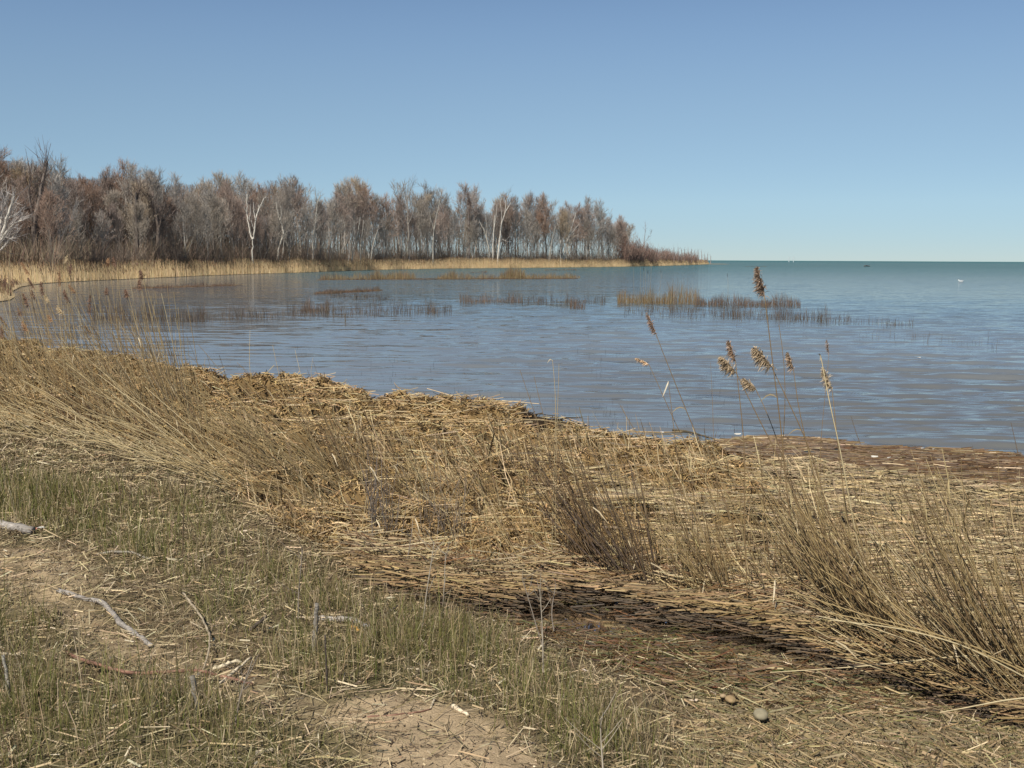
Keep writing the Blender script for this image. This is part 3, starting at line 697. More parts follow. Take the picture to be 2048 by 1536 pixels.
def shrub_mesh(seed, n=110, h=3.0, spread=.9, cols=((.27, .165, .135), (.24, .16, .13), (.31, .22, .18), (.26, .2, .16))):
    rs = np.random.default_rng(seed); mb = MB()
    an = rs.random(n) * 6.283; rr = rs.random(n) * spread * .4
    base = np.stack([np.cos(an) * rr, np.sin(an) * rr, np.full(n, -.05)], 1)
    lean = np.stack([np.cos(an), np.sin(an)], 1) * (rr / spread * .9)[:, None] + rs.normal(0, .08, (n, 2))
    hh = h * rs.uniform(.55, 1.0, n); top = base + np.stack([lean[:, 0] * hh, lean[:, 1] * hh, hh], 1); mid = base * .55 + top * .45 + rs.normal(0, .05, (n, 3))
    side = np.stack([-np.sin(an), np.cos(an), 0 * an], 1); w = np.tile(np.array([.045, .035, .01]), (n, 1))
    c = np.array(cols)[rs.integers(0, len(cols), n)]
    mb.ribbons(np.stack([base, mid, top], 1), side, w, c, c)
    b2 = np.repeat(mid, 3, 0) + np.repeat(top - mid, 3, 0) * rs.random((3 * n, 1)); v = rs.normal(0, .22, (3 * n, 3)) + np.array([0, 0, .45]); t2 = b2 + v * h * .3
    s2 = np.cross(v, rs.normal(0, 1, v.shape)); s2 /= np.linalg.norm(s2, axis=1)[:, None]
    mb.ribbons(np.stack([b2, t2], 1), s2, np.tile(np.array([.028, .01]), (3 * n, 1)), np.repeat(c, 3, 0), np.repeat(c, 3, 0) * 1.05)
    me = mb.mesh('shrub'); me.materials.append(M_brush); return me
SHRUBS = [shrub_mesh(300 + i, 70) for i in range(3)]
sh_rng = np.random.default_rng(5)
def place_shrub(px, off, h, label, group, me=None):
    d = float(np.interp(px, shx, shd)) + off; v = ray(px, 520); v = v / math.hypot(v[0], v[1]) * d
    o = link('shrub', me or SHRUBS[int(sh_rng.integers(0, 3))]); o.location = (v[0], v[1], .1); o.rotation_euler.z = sh_rng.random() * 6.28; o.scale = (h / 3, h / 3, h / 3)
    tag(o, label, 'shrub', group)
for k in range(52):
    px = 1246 + k * 3.25 + sh_rng.uniform(-1.5, 1.5); v = ray(px, 520); d = float(np.interp(px, shx, shd)) + 7
    ty = float(np.interp(px, [1240, 1262, 1300, 1340, 1380, 1418], [470, 480, 491, 498, 506, 516])) + sh_rng.uniform(-4, 10)
    h = max(.9, at_y(px, ty, v[1] / math.hypot(v[0], v[1]) * d)[2])
    place_shrub(px, sh_rng.uniform(4, 13), h, 'leafless red-stemmed shrub on the low point between the wood and the open lake', 'red shrubs on the point')
for k, px in enumerate((1348, 1356, 1363, 1369, 1376, 1383, 1389, 1396, 1403, 1409, 1415, 1421)):
    d = float(np.interp(px, shx, shd)); ty = np.interp(px, [1348, 1400, 1421], [496, 501, 512]) + sh_rng.uniform(-2, 2)
    traced_tree('dead_sapling', 'upright dead grey sapling spike at the tip of the far point', px, d + 2, [([(px, 530), (px + .5, (530 + ty) / 2), (px, ty)], .22)], (.22, .165, .15), (.2, .13, .11), group='dead sapling spikes at the tip of the far point', ntwig=2, twlen=1.6, seed=70 + k, mat=M_bark)
BR = [shrub_mesh(320 + i, 90, 3.0, 1.5, ((.19, .15, .12), (.23, .175, .14), (.17, .14, .115))) for i in range(2)]
for px in list(range(110, 560, 34)) + list(range(560, 1250, 40)):
    place_shrub(px + sh_rng.uniform(-12, 12), sh_rng.uniform(7.5, 9.5), sh_rng.uniform(2.6, 4.2), 'brown leafless bush at the foot of the wood, just behind the tan reed bed', 'brown bushes behind the tan reed bed', BR[int(sh_rng.integers(0, 2))])

# ------------------------------------------------------------------ reed bed along the far shore
def along_line(P, n, rs):
    L = np.hypot(*(P[1:, :2] - P[:-1, :2]).T); c = np.concatenate([[0], np.cumsum(L)]); s = rs.random(n) * c[-1]
    i = np.clip(np.searchsorted(c, s) - 1, 0, len(L) - 1); f = ((s - c[i]) / L[i])[:, None]
    t = P[i + 1] - P[i]; nrm = np.stack([-t[:, 1], t[:, 0]], 1); nrm /= np.linalg.norm(nrm, axis=1)[:, None]
    return P[i] + (P[i + 1] - P[i]) * f, nrm, s / c[-1]
def reed_band(line, n, depth, h0, h1, w, rs, mb, front=.0):
    p, nr, s = along_line(line, n, rs)
    q = rs.random(n) ** 1.3 * depth - front; p = p.copy(); p[:, :2] += nr * q[:, None]; p[:, 2] = .0
    hh = rs.uniform(h0, h1, n) * (.82 + .36 * noise(p[:, 0], p[:, 1], 4.0, 91)); hh *= np.clip(.45 + q / 1.6, .45, 1) * np.interp(np.hypot(p[:, 0], p[:, 1]), [80, 150, 240], [.70, .85, 1.0])
    c0 = pick([(.72, .57, .35), (.68, .53, .31), (.76, .62, .41)], n, .08); c1 = pick([(.58, .44, .26), (.52, .38, .21), (.62, .49, .30)], n, .12)
    upright(mb, p, hh, rs.uniform(w * .7, w * 1.4, n), c0, c1, .07, 3, np.array([-.05, -.02]), .7, .5)
    k = rs.random(n) < .30; m_ = k.sum(); tb = p[k] + np.stack([-.05 * hh[k], -.02 * hh[k], hh[k] * .90], 1)
    c = pick([(.26, .17, .10), (.2, .13, .085), (.32, .22, .13)], m_)
    upright(mb, tb, rs.uniform(.22, .38, m_), rs.uniform(.05, .09, m_), c, c * .9, .25, 3, np.array([-.25, 0]))
rs = np.random.default_rng(31)
mb = MB(); reed_band(SHORE[7:], 52000, 6.5, 1.7, 2.3, .030, rs, mb)
tag(link('reed_bed', mb.mesh('reed_bed'), M_far), 'long tan bed of dry reeds lining the far shore below the wood', 'reed bed', kind='stuff')
mb = MB(); reed_band(SHORE[0:7], 9000, 14.0, .45, .95, .012, rs, mb)
tag(link('reed_bed', mb.mesh('reed_bed'), M_far), 'tan reeds on the low spit at the left edge of the bay', 'reed bed', kind='stuff')

# ------------------------------------------------------------------ stubble and clumps of reeds standing in the bay
STUB = [  # x0,y0,x1,y1, y spread, count, h min, h max, palette
    (180, 640, 410, 643, 7, 330, .25, .62, 0), (400, 640, 560, 634, 8, 170, .15, .5, 0), (560, 630, 905, 626, 8, 420, .15, .55, 0), (600, 622, 660, 624, 4, 90, .3, .6, 1), (690, 640, 692, 650, 3, 8, .3, .6, 0),
    (640, 559, 830, 558, 1.5, 500, .25, .75, 3), (875, 558, 1160, 556, 1.5, 800, .2, .6, 3), (1000, 557, 1050, 557, 1, 160, .7, 1.35, 3), (740, 558, 830, 557, 1, 120, .5, 1.0, 3), (880, 558, 910, 558, 1, 60, .6, 1.1, 3),
    (270, 577, 470, 570, 3, 380, .08, .28, 1), (630, 588, 760, 581, 2.5, 420, .08, .28, 1), (660, 592, 790, 600, 6, 160, .1, .3, 0), (1090, 541, 1170, 540, 1, 150, .15, .3, 1), (940, 546, 975, 545, 1, 60, .15, .3, 1),
    (920, 606, 1045, 604, 4, 210, .15, .45, 1), (1040, 606, 1210, 606, 6, 200, .1, .42, 0), (1140, 616, 1170, 618, 4, 50, .3, .6, 1),
    (1235, 606, 1400, 606, 4, 420, .3, .85, 2), (1390, 610, 1600, 612, 4, 520, .2, .55, 1), (1250, 622, 1660, 640, 12, 420, .1, .42, 0), (1440, 632, 1680, 645, 6, 230, .12, .45, 0), (1660, 640, 1830, 652, 6, 90, .06, .28, 0), (1700, 670, 2000, 690, 12, 30, .08, .25, 0),
    (1000, 800, 1500, 880, 26, 130, .02, .10, 4), (700, 745, 1010, 810, 22, 60, .02, .09, 4), (1150, 720, 1450, 780, 40, 40, .03, .16, 4), (420, 690, 900, 735, 25, 45, .03, .14, 4), (1500, 532, 1640, 533, .4, 70, .1, .25, 1)]
PALS = [[(.115, .085, .065), (.17, .13, .095), (.08, .06, .048)], [(.16, .105, .075), (.12, .085, .065), (.23, .16, .11)], [(.25, .17, .085), (.19, .13, .075), (.30, .22, .125)], [(.33, .25, .135), (.27, .19, .10), (.22, .145, .085)], [(.045, .035, .03), (.06, .045, .035)]]
mb = MB()
for x0, y0, x1, y1, spr, n, h0, h1, pal in STUB:
    n = int(n * (2.4 if pal == 0 else 2.6 if pal != 4 else 1.0)); cl_ = rng.random(max(4, n // 22)); t = np.where(rng.random(n) < .28, cl_[rng.integers(0, len(cl_), n)] + rng.normal(0, .012, n), rng.random(n))
    cx = x0 + (x1 - x0) * t; cy = y0 + (y1 - y0) * t + rng.normal(0, spr * .5, n)
    base = at(cx, np.maximum(cy, 530), 0.0); dist = np.hypot(base[:, 0], base[:, 1]); base[:, 2] = -.05
    h = rng.uniform(h0, h1, n) * (.5 + noise(cx, cx * 0, 14, 8)) + .05
    c = pick(PALS[pal], n); w = np.clip(dist * .00023, .004, .03) * rng.uniform(.6, 1.3, n)
    upright(mb, base, h, w, c, c * 1.1, .13, 3)
tag(link('reed_stubble', mb.mesh('reed_stubble'), M_far), 'broken reed stubble standing in bands in the shallow bay', 'reed stubble', kind='stuff')
def water_clump(px, py, n, rad, h0, h1, pal, label):
    c0 = at(px, py, 0.0); mb = MB(); an = rng.random(n) * 6.28; rr = rng.random(n) ** .6 * rad
    base = np.stack([np.cos(an) * rr, np.sin(an) * rr, np.full(n, -.05)], 1)
    h = rng.uniform(h0, h1, n) * (1 - .45 * rr / rad); c = pick(PALS[pal], n); w = np.full(n, max(.006, np.hypot(c0[0], c0[1]) * .00022))
    upright(mb, base, h, w, c, c * 1.1, .16, 3)
    o = link('reed_clump', mb.mesh('reed_clump'), M_far); o.location = c0; tag(o, label, 'reed clump', 'reed clumps standing in the bay')
for a in ((1345, 608, 140, .9, .4, .95, 2, 'ochre reed clump, fullest of the bay clumps, left of the tallest plume'), (1288, 608, 110, .6, .4, .95, 2, 'tan reed clump standing in the bay at the left end of the ochre band'),
          (1318, 608, 50, .5, .3, .8, 2, 'small tan reed clump between the two fullest clumps of the ochre band'), (1520, 613, 120, 1.0, .2, .6, 1, 'low russet reed clump in the bay right behind the tallest plumed stem'),
          (1415, 611, 80, .9, .25, .6, 1, 'brown reed clump right of the ochre clump in the bay'), (865, 628, 60, .28, .3, .7, 1, 'narrow dark reed clump at the right end of the middle stubble band'),
          (620, 627, 70, .5, .25, .65, 1, 'dark russet reed clump in the middle stubble band'), (545, 636, 50, .6, .25, .5, 0, 'grey brown reed clump toward the left of the middle stubble band'),
          (1155, 616, 40, .35, .3, .65, 1, 'thin russet reed clump alone in the gap before the ochre band'), (1030, 557, 90, 1.3, .8, 1.5, 3, 'tall golden reed clump on the far dark mat in the bay'),
          (765, 558, 70, 1.3, .5, 1.0, 3, 'golden reed clump on the left far dark mat in the bay'), (1112, 556, 90, 2.0, .2, .5, 3, 'low orange reed clump at the right end of the far dark mat'),
          (1033, 605, 40, .4, .2, .5, 1, 'small russet reed clump at the right end of the short middle band'), (368, 643, 60, .5, .3, .6, 0, 'brown reed clump at the right of the left stubble band'), (215, 642, 60, .5, .3, .65, 0, 'brown reed clump at the left of the left stubble band')):
    water_clump(*a)
# flat dark mats of drowned reeds
mb = MB()
for x0, y0, x1, y1, n, wd in ((640, 559.5, 1150, 557.5, 700, .5), (275, 577, 470, 571, 110, .6), (640, 587, 755, 582, 140, .4), (1490, 533, 1530, 533, 40, 1.2)):
    t = rng.random(n); p = at(x0 + (x1 - x0) * t, y0 + (y1 - y0) * t, 0.0); p[:, 1] += rng.normal(0, wd, n); p[:, 2] = rng.uniform(.0, .06, n)
    d = np.stack([np.ones(n), rng.normal(0, .4, n), rng.normal(0, .06, n)], 1)
    mb.straws(p, d, rng.uniform(.3, .9, n), np.full(n, .035), pick([(.11, .065, .04), (.14, .09, .05)], n), True)
tag(link('drowned_reeds', mb.mesh('drowned_reeds'), M_far), 'flat dark mats of drowned reeds under the standing clumps', 'reed mat', kind='stuff')

# ------------------------------------------------------------------ foreground: wrack, grass, litter
def sample(n, r0_, r1_, a0=-34, a1=34, even=True):
    r = np.sqrt(rng.random(n) * (r1_ ** 2 - r0_ ** 2) + r0_ ** 2) if even else rng.uniform(r0_, r1_, n); a = np.radians(rng.uniform(a0, a1, n))
    P = np.stack([np.sin(a) * r, np.cos(a) * r, np.zeros(n)], 1); z, mk = terrain(P); P[:, 2] = z; return P, mk
def flat_dirs(n, ang_mean, ang_sd, tilt=.12):
    a = ang_mean + rng.normal(0, 1, n) * ang_sd
    return np.stack([np.cos(a), np.sin(a), rng.normal(0, tilt, n)], 1)
STRAW = [(.40, .30, .165), (.33, .235, .125), (.27, .185, .095), (.20, .135, .07), (.45, .35, .21)]
STRAW = [(.48, .37, .21), (.39, .295, .155), (.30, .22, .11), (.19, .135, .068), (.11, .078, .042), (.36, .285, .17), (.22, .165, .10)]
CHOP = [(.34, .24, .115), (.27, .185, .085), (.22, .145, .07), (.155, .10, .05), (.38, .275, .14)]
CHOP = [(.42, .285, .13), (.355, .235, .10), (.285, .19, .082), (.18, .118, .054), (.46, .325, .165), (.10, .066, .032)]
WETC = [(.14, .075, .035), (.19, .105, .045), (.10, .055, .03), (.23, .14, .065), (.26, .18, .09)]
WETC = [tuple(min(.8, v * 0.85) for v in c) for c in WETC]
def nearw(P, k): return np.maximum(.0035, np.hypot(P[:, 0], P[:, 1]) * k)
# high mound of chopped reed
P, mk = sample(470000, 4.6, 22, -30, 14, False)
keep = (mk['dF'] > -.02) & (mk['dC'] > -.45) & (rng.random(len(P)) > mk['right'] * .9) & (rng.random(len(P)) > mk['hole'] * .93)
P = P[keep]; n = len(P)
mb = MB()
d = flat_dirs(n, .2, 1.4, .6); P[:, 2] += rng.uniform(-.01, .035, n)
L = rng.uniform(.022, .085, n) * (1 + 1.0 * (rng.random(n) < .08))
cch = pick(CHOP, n, .18) * (1 - .5 * (1 - sm((-lake_side(P) + .12) / .3)))[:, None]
mb.straws(P, d, L, nearw(P, .0007) * rng.uniform(.7, 1.6, n), cch, False)
k = rng.random(n) < .022; m_ = int(k.sum())
mb.straws(P[k] + np.array([0, 0, .03]), flat_dirs(m_, .15, .8, .25), rng.uniform(.12, .42, m_), nearw(P[k], .00045), pick(CHOP[:2] + STRAW[:2], m_, .15), True)
n_chop = n
tag(link('reed_wrack', mb.mesh('reed_wrack'), M_straw), 'high mound of chopped brown reed wrack heaped along the water', 'reed wrack', kind='stuff')
# low mat of long straight stalks
P, mk = sample(260000, 3.4, 13, -16, 34)
keep = (mk['dF'] > -.04) & (mk['dC'] > -.1) & (rng.random(len(P)) < np.maximum(mk['right'], .02)); P = P[keep]; n = len(P)
mb = MB()
ang = -.06 + .35 * (fbm(P[:, 0], P[:, 1], 1.1, 61) - .5)
a_sd = np.where(rng.random(n) < .55, .18, .9)
a = ang + rng.normal(0, 1, n) * a_sd; d = np.stack([np.cos(a), np.sin(a), rng.normal(0, .06, n) * (1 + a_sd)], 1)
P[:, 2] += rng.random(n) ** 1.5 * .06
kb = rng.random(n) < .38; ks = ~kb
L_ = rng.uniform(.05, .25, n) + .40 * rng.random(n) ** 2.5; wv = nearw(P, .00055) * np.exp(rng.normal(0, .38, n)); cs = pick(STRAW, n, .2)
mb.straws(P[ks], d[ks], L_[ks], wv[ks], cs[ks], True)
dk = d[kb] / np.linalg.norm(d[kb], axis=1)[:, None]; sk = np.cross(dk, np.array([0, 0, 1.])); sk /= np.linalg.norm(sk, axis=1)[:, None]; m_ = int(kb.sum())
bend_ = rng.normal(0, .16, m_)[:, None] * L_[kb][:, None]; A_ = P[kb] - dk * L_[kb][:, None] / 2; B_ = P[kb] + dk * L_[kb][:, None] / 2
M_ = P[kb] + sk * bend_ + np.array([0, 0, 1.]) * np.abs(rng.normal(0, .05, (m_, 1))) * L_[kb][:, None]
tw = rng.uniform(-.9, .9, m_)[:, None]; sd2 = sk * np.cos(tw) + np.array([0, 0, 1.]) * np.sin(tw); w3 = wv[kb][:, None] * np.array([[.8, 1.35, .5]]) * np.where(rng.random(m_) < .12, 2.2, 1)[:, None]
mb.ribbons(np.stack([A_, M_, B_], 1), sd2, w3, cs[kb], cs[kb] * .95)
tag(link('straw_mat', mb.mesh('straw_mat'), M_straw), 'low pale mat of long straight fallen reed stalks', 'straw mat', kind='stuff')
n_mat = n
# stalks lying over and hanging from the edge above the pool
mb = MB(); n = 1200
i = rng.random(n); pxs = np.interp(i, [0, .35, 1], [700, 1150, 2080]); pys = np.interp(pxs, [p[0] for p in FRONT_PX], [p[1] for p in FRONT_PX]) - rng.uniform(-4, 26, n)
tz = front_top(pxs); P = at(pxs, pys, tz); P[:, 2] = tz + rng.uniform(-.02, .06, n)
P[:, 1] += .02
mb.straws(P, flat_dirs(n, -.22, .75, .16), rng.uniform(.12, .5, n), nearw(P, .0007), pick(STRAW[1:6] + WETC[:2], n, .2), True)
n = 2800; i = rng.random(n)
pxs = np.interp(i, [0, .3, 1], [720, 1100, 2080]); pys = np.interp(pxs, [p[0] for p in FRONT_PX], [p[1] for p in FRONT_PX])
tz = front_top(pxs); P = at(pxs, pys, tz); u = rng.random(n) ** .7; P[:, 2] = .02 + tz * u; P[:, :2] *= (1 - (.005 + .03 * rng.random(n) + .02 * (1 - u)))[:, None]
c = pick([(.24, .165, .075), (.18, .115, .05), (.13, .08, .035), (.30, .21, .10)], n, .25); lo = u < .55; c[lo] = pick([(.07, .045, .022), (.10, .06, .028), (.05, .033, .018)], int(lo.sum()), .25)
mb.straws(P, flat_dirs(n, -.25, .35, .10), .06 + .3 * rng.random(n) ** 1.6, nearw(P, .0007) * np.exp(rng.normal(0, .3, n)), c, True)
tag(link('edge_straw', mb.mesh('edge_straw'), M_straw), 'fallen stalks hanging over the dark edge of the pool', 'straw', kind='stuff')
P, mk = sample(60000, 4.2, 10.5, -16, 34); P = P[(mk['dF'] > -.06) & (mk['dC'] > .6)]; P = P[rng.random(len(P)) < .25 + .75 * sm((fbm(P[:, 0], P[:, 1], .8, 95) - .42) / .16)][:5200]; n = len(P)
mb = MB(); P[:, 2] -= .01; c = pick([(.36, .275, .15), (.27, .195, .10), (.18, .125, .065), (.44, .345, .20), (.13, .095, .055)], n, .2)
h = .10 + .42 * rng.random(n) ** 2; dv = np.stack([-np.abs(rng.normal(.5, .55, n)), rng.normal(0, .6, n)], 1); kd = 1 / np.sqrt(1 + (dv ** 2).sum(1)); tops = P + np.stack([dv[:, 0], dv[:, 1], np.ones(n)], 1) * (h * kd)[:, None]
mid = (P + tops) / 2 + rng.normal(0, .025, (n, 3)) * h[:, None] * 3; an = rng.normal(0, .8, n); side = np.stack([np.cos(an), np.sin(an), 0 * an], 1); w = nearw(P, .00055) * np.exp(rng.normal(0, .35, n))
mb.ribbons(np.stack([P, mid, tops], 1), side, np.stack([w, w * 1.1, w * .5], 1), c, c * 1.1)
tag(link('slanting_straw', mb.mesh('slanting_straw'), M_straw), 'tangle of short broken stalks slanting up out of the straw mat', 'straw', kind='stuff')
# wet floating wrack at the lake's edge and drowned stalks in the pool
WETPX = px_poly([(1350, 893), (1440, 884), (1540, 871), (1620, 876), (1700, 884), (1850, 892), (2120, 914), (2500, 940), (2500, 1120), (2048, 1052), (1800, 1018), (1600, 980), (1450, 938)], .03)
mb = MB()
P, mk = sample(240000, 8, 16, -2, 40); k = in_poly(P[:, 0], P[:, 1], WETPX) & (noise(P[:, 0], P[:, 1], .45, 66) * .7 + noise(P[:, 0], P[:, 1] * 2, .3, 67) * .3 < .57); P = P[k][:54000]; n = len(P)
P[:, 2] = np.maximum(P[:, 2], 0) + rng.uniform(.004, .035, n)
cc = pick(WETC, n, .25) * .62; edge_ = (polyline_sd(P, [tuple(q) for q in WETPX[1:8]])[0] > -.22); cc[edge_] = pick([(.20, .135, .055), (.14, .085, .04), (.10, .06, .03)], int(edge_.sum()))
hi = rng.random(n) < .03; cc[hi] = pick([(.42, .33, .2)], int(hi.sum()))
mb.straws(P, flat_dirs(n, -.07, .22, .04), rng.uniform(.12, .5, n), nearw(P, .0006) * rng.uniform(.7, 1.4, n), cc, True)
P, mk = sample(90000, 3.3, 8, -8, 34); k = (mk['wz'] > .25) & (mk['dF'] < .02) & (rng.random(len(P)) > mk['pz'] * .975) & (rng.random(len(P)) > mk['hz'] * .95) & (noise(P[:, 0], P[:, 1], .35, 82) * .6 + noise(P[:, 0], P[:, 1], .12, 83) * .4 > .43); P = P[k]; n = len(P)
P[:, 2] = np.maximum(P[:, 2], .006) + rng.uniform(0, .03, n)
hi = rng.random(n) < .035
cw = pick([(.095, .055, .025), (.06, .037, .018), (.12, .07, .03), (.16, .105, .048), (.11, .052, .025), (.085, .07, .026), (.075, .08, .026), (.045, .03, .016)], n, .3); cw[hi] = pick([(.42, .35, .22), (.34, .27, .15)], int(hi.sum()))
mb.straws(P, flat_dirs(n, -.35, .8, .12), .04 + .26 * rng.random(n) ** 1.7, nearw(P, .0006) * np.exp(rng.normal(-.1, .4, n)), cw, True)
tag(link('wet_wrack', mb.mesh('wet_wrack'), M_wet), 'soaked red-brown reed wrack afloat at the waterline and in the pool', 'wet wrack', kind='stuff')
# white foam flecks and bits in the floating wrack
P, mk = sample(60000, 8, 22, -28, 34); o_ = lake_side(P); P = P[(o_ > .25) & (o_ < 1.5) & (rng.random(len(P)) < np.exp(-(o_ - .25) * 2.6)) & (noise(P[:, 0], P[:, 1], .6, 87) > .38)][:3200]; n = len(P); P[:, 2] = rng.uniform(.004, .02, n); mb = MB()
mb.straws(P, flat_dirs(n, -.2, .7, .03), .03 + .22 * rng.random(n) ** 2, nearw(P, .0005), pick([(.10, .065, .035), (.16, .11, .055), (.06, .045, .03), (.28, .21, .12)], n, .25), True)
tag(link('floating_straw', mb.mesh('floating_straw'), M_wet), 'loose dark straws floating on the water along the wrack', 'straw', kind='stuff')
# thatch of short dead grass and pale straps lying on the shore
P, mk = sample(210000, 2.2, 13, -36, 36)
sw = np.zeros(len(P))
for s_, k_ in zip(SAND, (1, .7, .5)): sw = np.maximum(sw, k_ * poly_soft(P[:, 0], P[:, 1], s_, .12))
keep = (mk['dF'] < .1) & (rng.random(len(P)) > mk['wz'] * .92) & (rng.random(len(P)) > sw * .80); P = P[keep]; n = len(P); mb = MB()
P[:, 2] += rng.uniform(0, .025, n)
mb.straws(P, flat_dirs(n, .1, 1.2, .3), rng.uniform(.03, .15, n), nearw(P, .00065) * rng.uniform(.6, 1.3, n), pick([(.38, .30, .175), (.29, .225, .125), (.21, .16, .085), (.15, .11, .06), (.44, .36, .23), (.11, .085, .045)], n, .22), False)
k = rng.random(n) < .022; m_ = int(k.sum()); Q = P[k] + np.array([0, 0, .012])
mb.straws(Q, flat_dirs(m_, -.05, 1.0, .2), .03 + .16 * rng.random(m_) ** 1.8, nearw(Q, .0005) * rng.uniform(.7, 1.6, m_), pick([(.55, .45, .28), (.46, .36, .21), (.36, .27, .15)], m_, .15), True)
k = rng.random(n) < .008; m_ = int(k.sum()); Q = P[k] + np.array([0, 0, .015])
mb.straws(Q, flat_dirs(m_, 0, 1.3, .35), rng.uniform(.02, .06, m_), rng.uniform(.004, .010, m_), pick([(.56, .49, .35), (.50, .42, .29)], m_, .1), False)
P, mk = sample(46000, 2.3, 6.0, 2, 36); P = P[(mk['dF'] < 0) & (rng.random(len(P)) > mk['wz'] * .8) & (rng.random(len(P)) < sm((P[:, 0] - .1 - .12 * P[:, 1]) / .5))]; n = len(P); P[:, 2] += rng.uniform(0, .03, n)
mb.straws(P, flat_dirs(n, -.3, .9, .14), .05 + .28 * rng.random(n) ** 1.8, nearw(P, .0007) * np.exp(rng.normal(-.1, .4, n)), pick([(.34, .255, .14), (.25, .18, .09), (.17, .12, .06), (.11, .08, .04), (.22, .17, .10), (.15, .13, .055)], n, .22), True)
tag(link('dry_litter', mb.mesh('dry_litter'), M_straw), 'thatch of short dead grass, straws and pale leaf straps on the shore', 'dry litter', kind='stuff')
n_lit = n
P, mk = sample(26000, 2.2, 8, -34, 10); sw = np.zeros(len(P))
for s_ in SAND: sw = np.maximum(sw, poly_soft(P[:, 0], P[:, 1], s_, .1))
P = P[(sw > .3) & (noise(P[:, 0], P[:, 1], .25, 85) > .35)]; n = len(P); P[:, 2] += .003; mb = MB()
mb.straws(P, flat_dirs(n, 0, 2.0, .3), .006 + .05 * rng.random(n) ** 3, rng.uniform(.002, .006, n), pick([(.10, .07, .045), (.17, .12, .075), (.24, .175, .11), (.45, .36, .24), (.07, .055, .04)], n, .2), True)
tag(link('sand_crumbs', mb.mesh('sand_crumbs'), M_straw), 'dark crumbs and bits of twig scattered over the bare sand', 'crumbs', kind='stuff')
# rush grass
GREEN = [px_poly(q) for q in ([(-150, 940), (200, 965), (400, 1000), (500, 1060), (560, 1150), (480, 1195), (350, 1180), (200, 1110), (100, 1062), (-150, 1020)],
    [(330, 1170), (560, 1105), (720, 1120), (1000, 1215), (1100, 1270), (1230, 1350), (1320, 1440), (1420, 1536), (1500, 1700), (1180, 1700), (1060, 1470), (960, 1400), (820, 1358), (660, 1385), (540, 1350), (420, 1325), (330, 1290)],
    [(-200, 1285), (90, 1272), (220, 1340), (420, 1385), (640, 1430), (740, 1460), (760, 1520), (700, 1700), (-300, 1700)], [(-150, 1160), (60, 1190), (110, 1260), (60, 1300), (-150, 1300)])]
P, mk = sample(540000, 2.1, 12.5, -36, 36)
gw = np.zeros(len(P)); sw = np.zeros(len(P))
for g in GREEN: gw = np.maximum(gw, poly_soft(P[:, 0], P[:, 1], g, .22))
for s_, k_ in zip(SAND, (1, .85, .7)): sw = np.maximum(sw, k_ * poly_soft(P[:, 0], P[:, 1], s_, .14))
patch = sm((fbm(P[:, 0], P[:, 1], .7, 71) - .38) / .22); tuft = sm((.6 * noise(P[:, 0], P[:, 1], .10, 73) + .4 * noise(P[:, 0], P[:, 1], .28, 74) - .34) / .26)
dens = np.clip(.07 + .64 * gw * (.25 + .75 * patch), 0, 1) * (.15 + .85 * tuft) * (1 - .93 * sw) * (1 - .9 * mk['wz']) * (mk['dF'] < .02)
dens *= np.where(mk['right'] > .5, .8, 1)
keep = rng.random(len(P)) < dens; P = P[keep]; gw = gw[keep]; sw = sw[keep]; mkr = mk['right'][keep]; n = len(P)
h = rng.uniform(.05, .15, n) * (.55 + .75 * gw) * (.7 + .7 * noise(P[:, 0], P[:, 1], .5, 75)); tall = rng.random(n) < .15; h[tall] *= rng.uniform(1.3, 2.0, int(tall.sum()))
dk_ = tall & (rng.random(n) < .6)
low = (rng.random(n) < .34); h[low] *= .4; h *= .62 + .58 * noise(P[:, 0], P[:, 1], .22, 76)
green = np.clip(gw * (.35 + .9 * fbm(P[:, 0], P[:, 1], .9, 79)), 0, 1)
isg = rng.random(n) < .20 + .5 * green
c0 = np.where(isg[:, None], pick([(.165, .18, .05), (.13, .15, .045), (.215, .205, .075), (.155, .185, .04)], n, .25), pick([(.36, .285, .15), (.46, .37, .22), (.25, .19, .10)], n, .25))
c1 = np.where(isg[:, None], pick([(.19, .175, .06), (.21, .165, .08), (.18, .12, .06), (.27, .235, .10)], n, .25), pick([(.46, .37, .22), (.30, .225, .125), (.56, .46, .30)], n, .25))
c0[dk_] *= .55; c1[dk_] *= .5
w = nearw(P, .0007) * rng.uniform(.6, 1.2, n)
dv = rng.normal(0, .22, (n, 2)); fl = rng.random(n) < .34; dv[fl] *= 3.2
mb = MB(); tops = P + np.stack([dv[:, 0] * h, dv[:, 1] * h, h * np.where(fl, .62, 1)], 1); mid = P + np.stack([dv[:, 0] * h * .3, dv[:, 1] * h * .3, h * .55], 1)
an = rng.random(n) * math.pi; side = np.stack([np.cos(an), np.sin(an) * .6, 0 * an], 1); P[:, 2] -= .01
mb.ribbons(np.stack([P, mid, tops], 1), side, np.stack([w, w * .9, w * .4], 1), c0, c1)
tag(link('rush_grass', mb.mesh('rush_grass'), M_grass), 'sparse olive and straw coloured rushes and grass growing on the shore', 'grass', kind='stuff')
print('TREES', len(TREES), 'COUNTS chop', n_chop, 'mat', n_mat, 'litter', n_lit, 'grass', n)

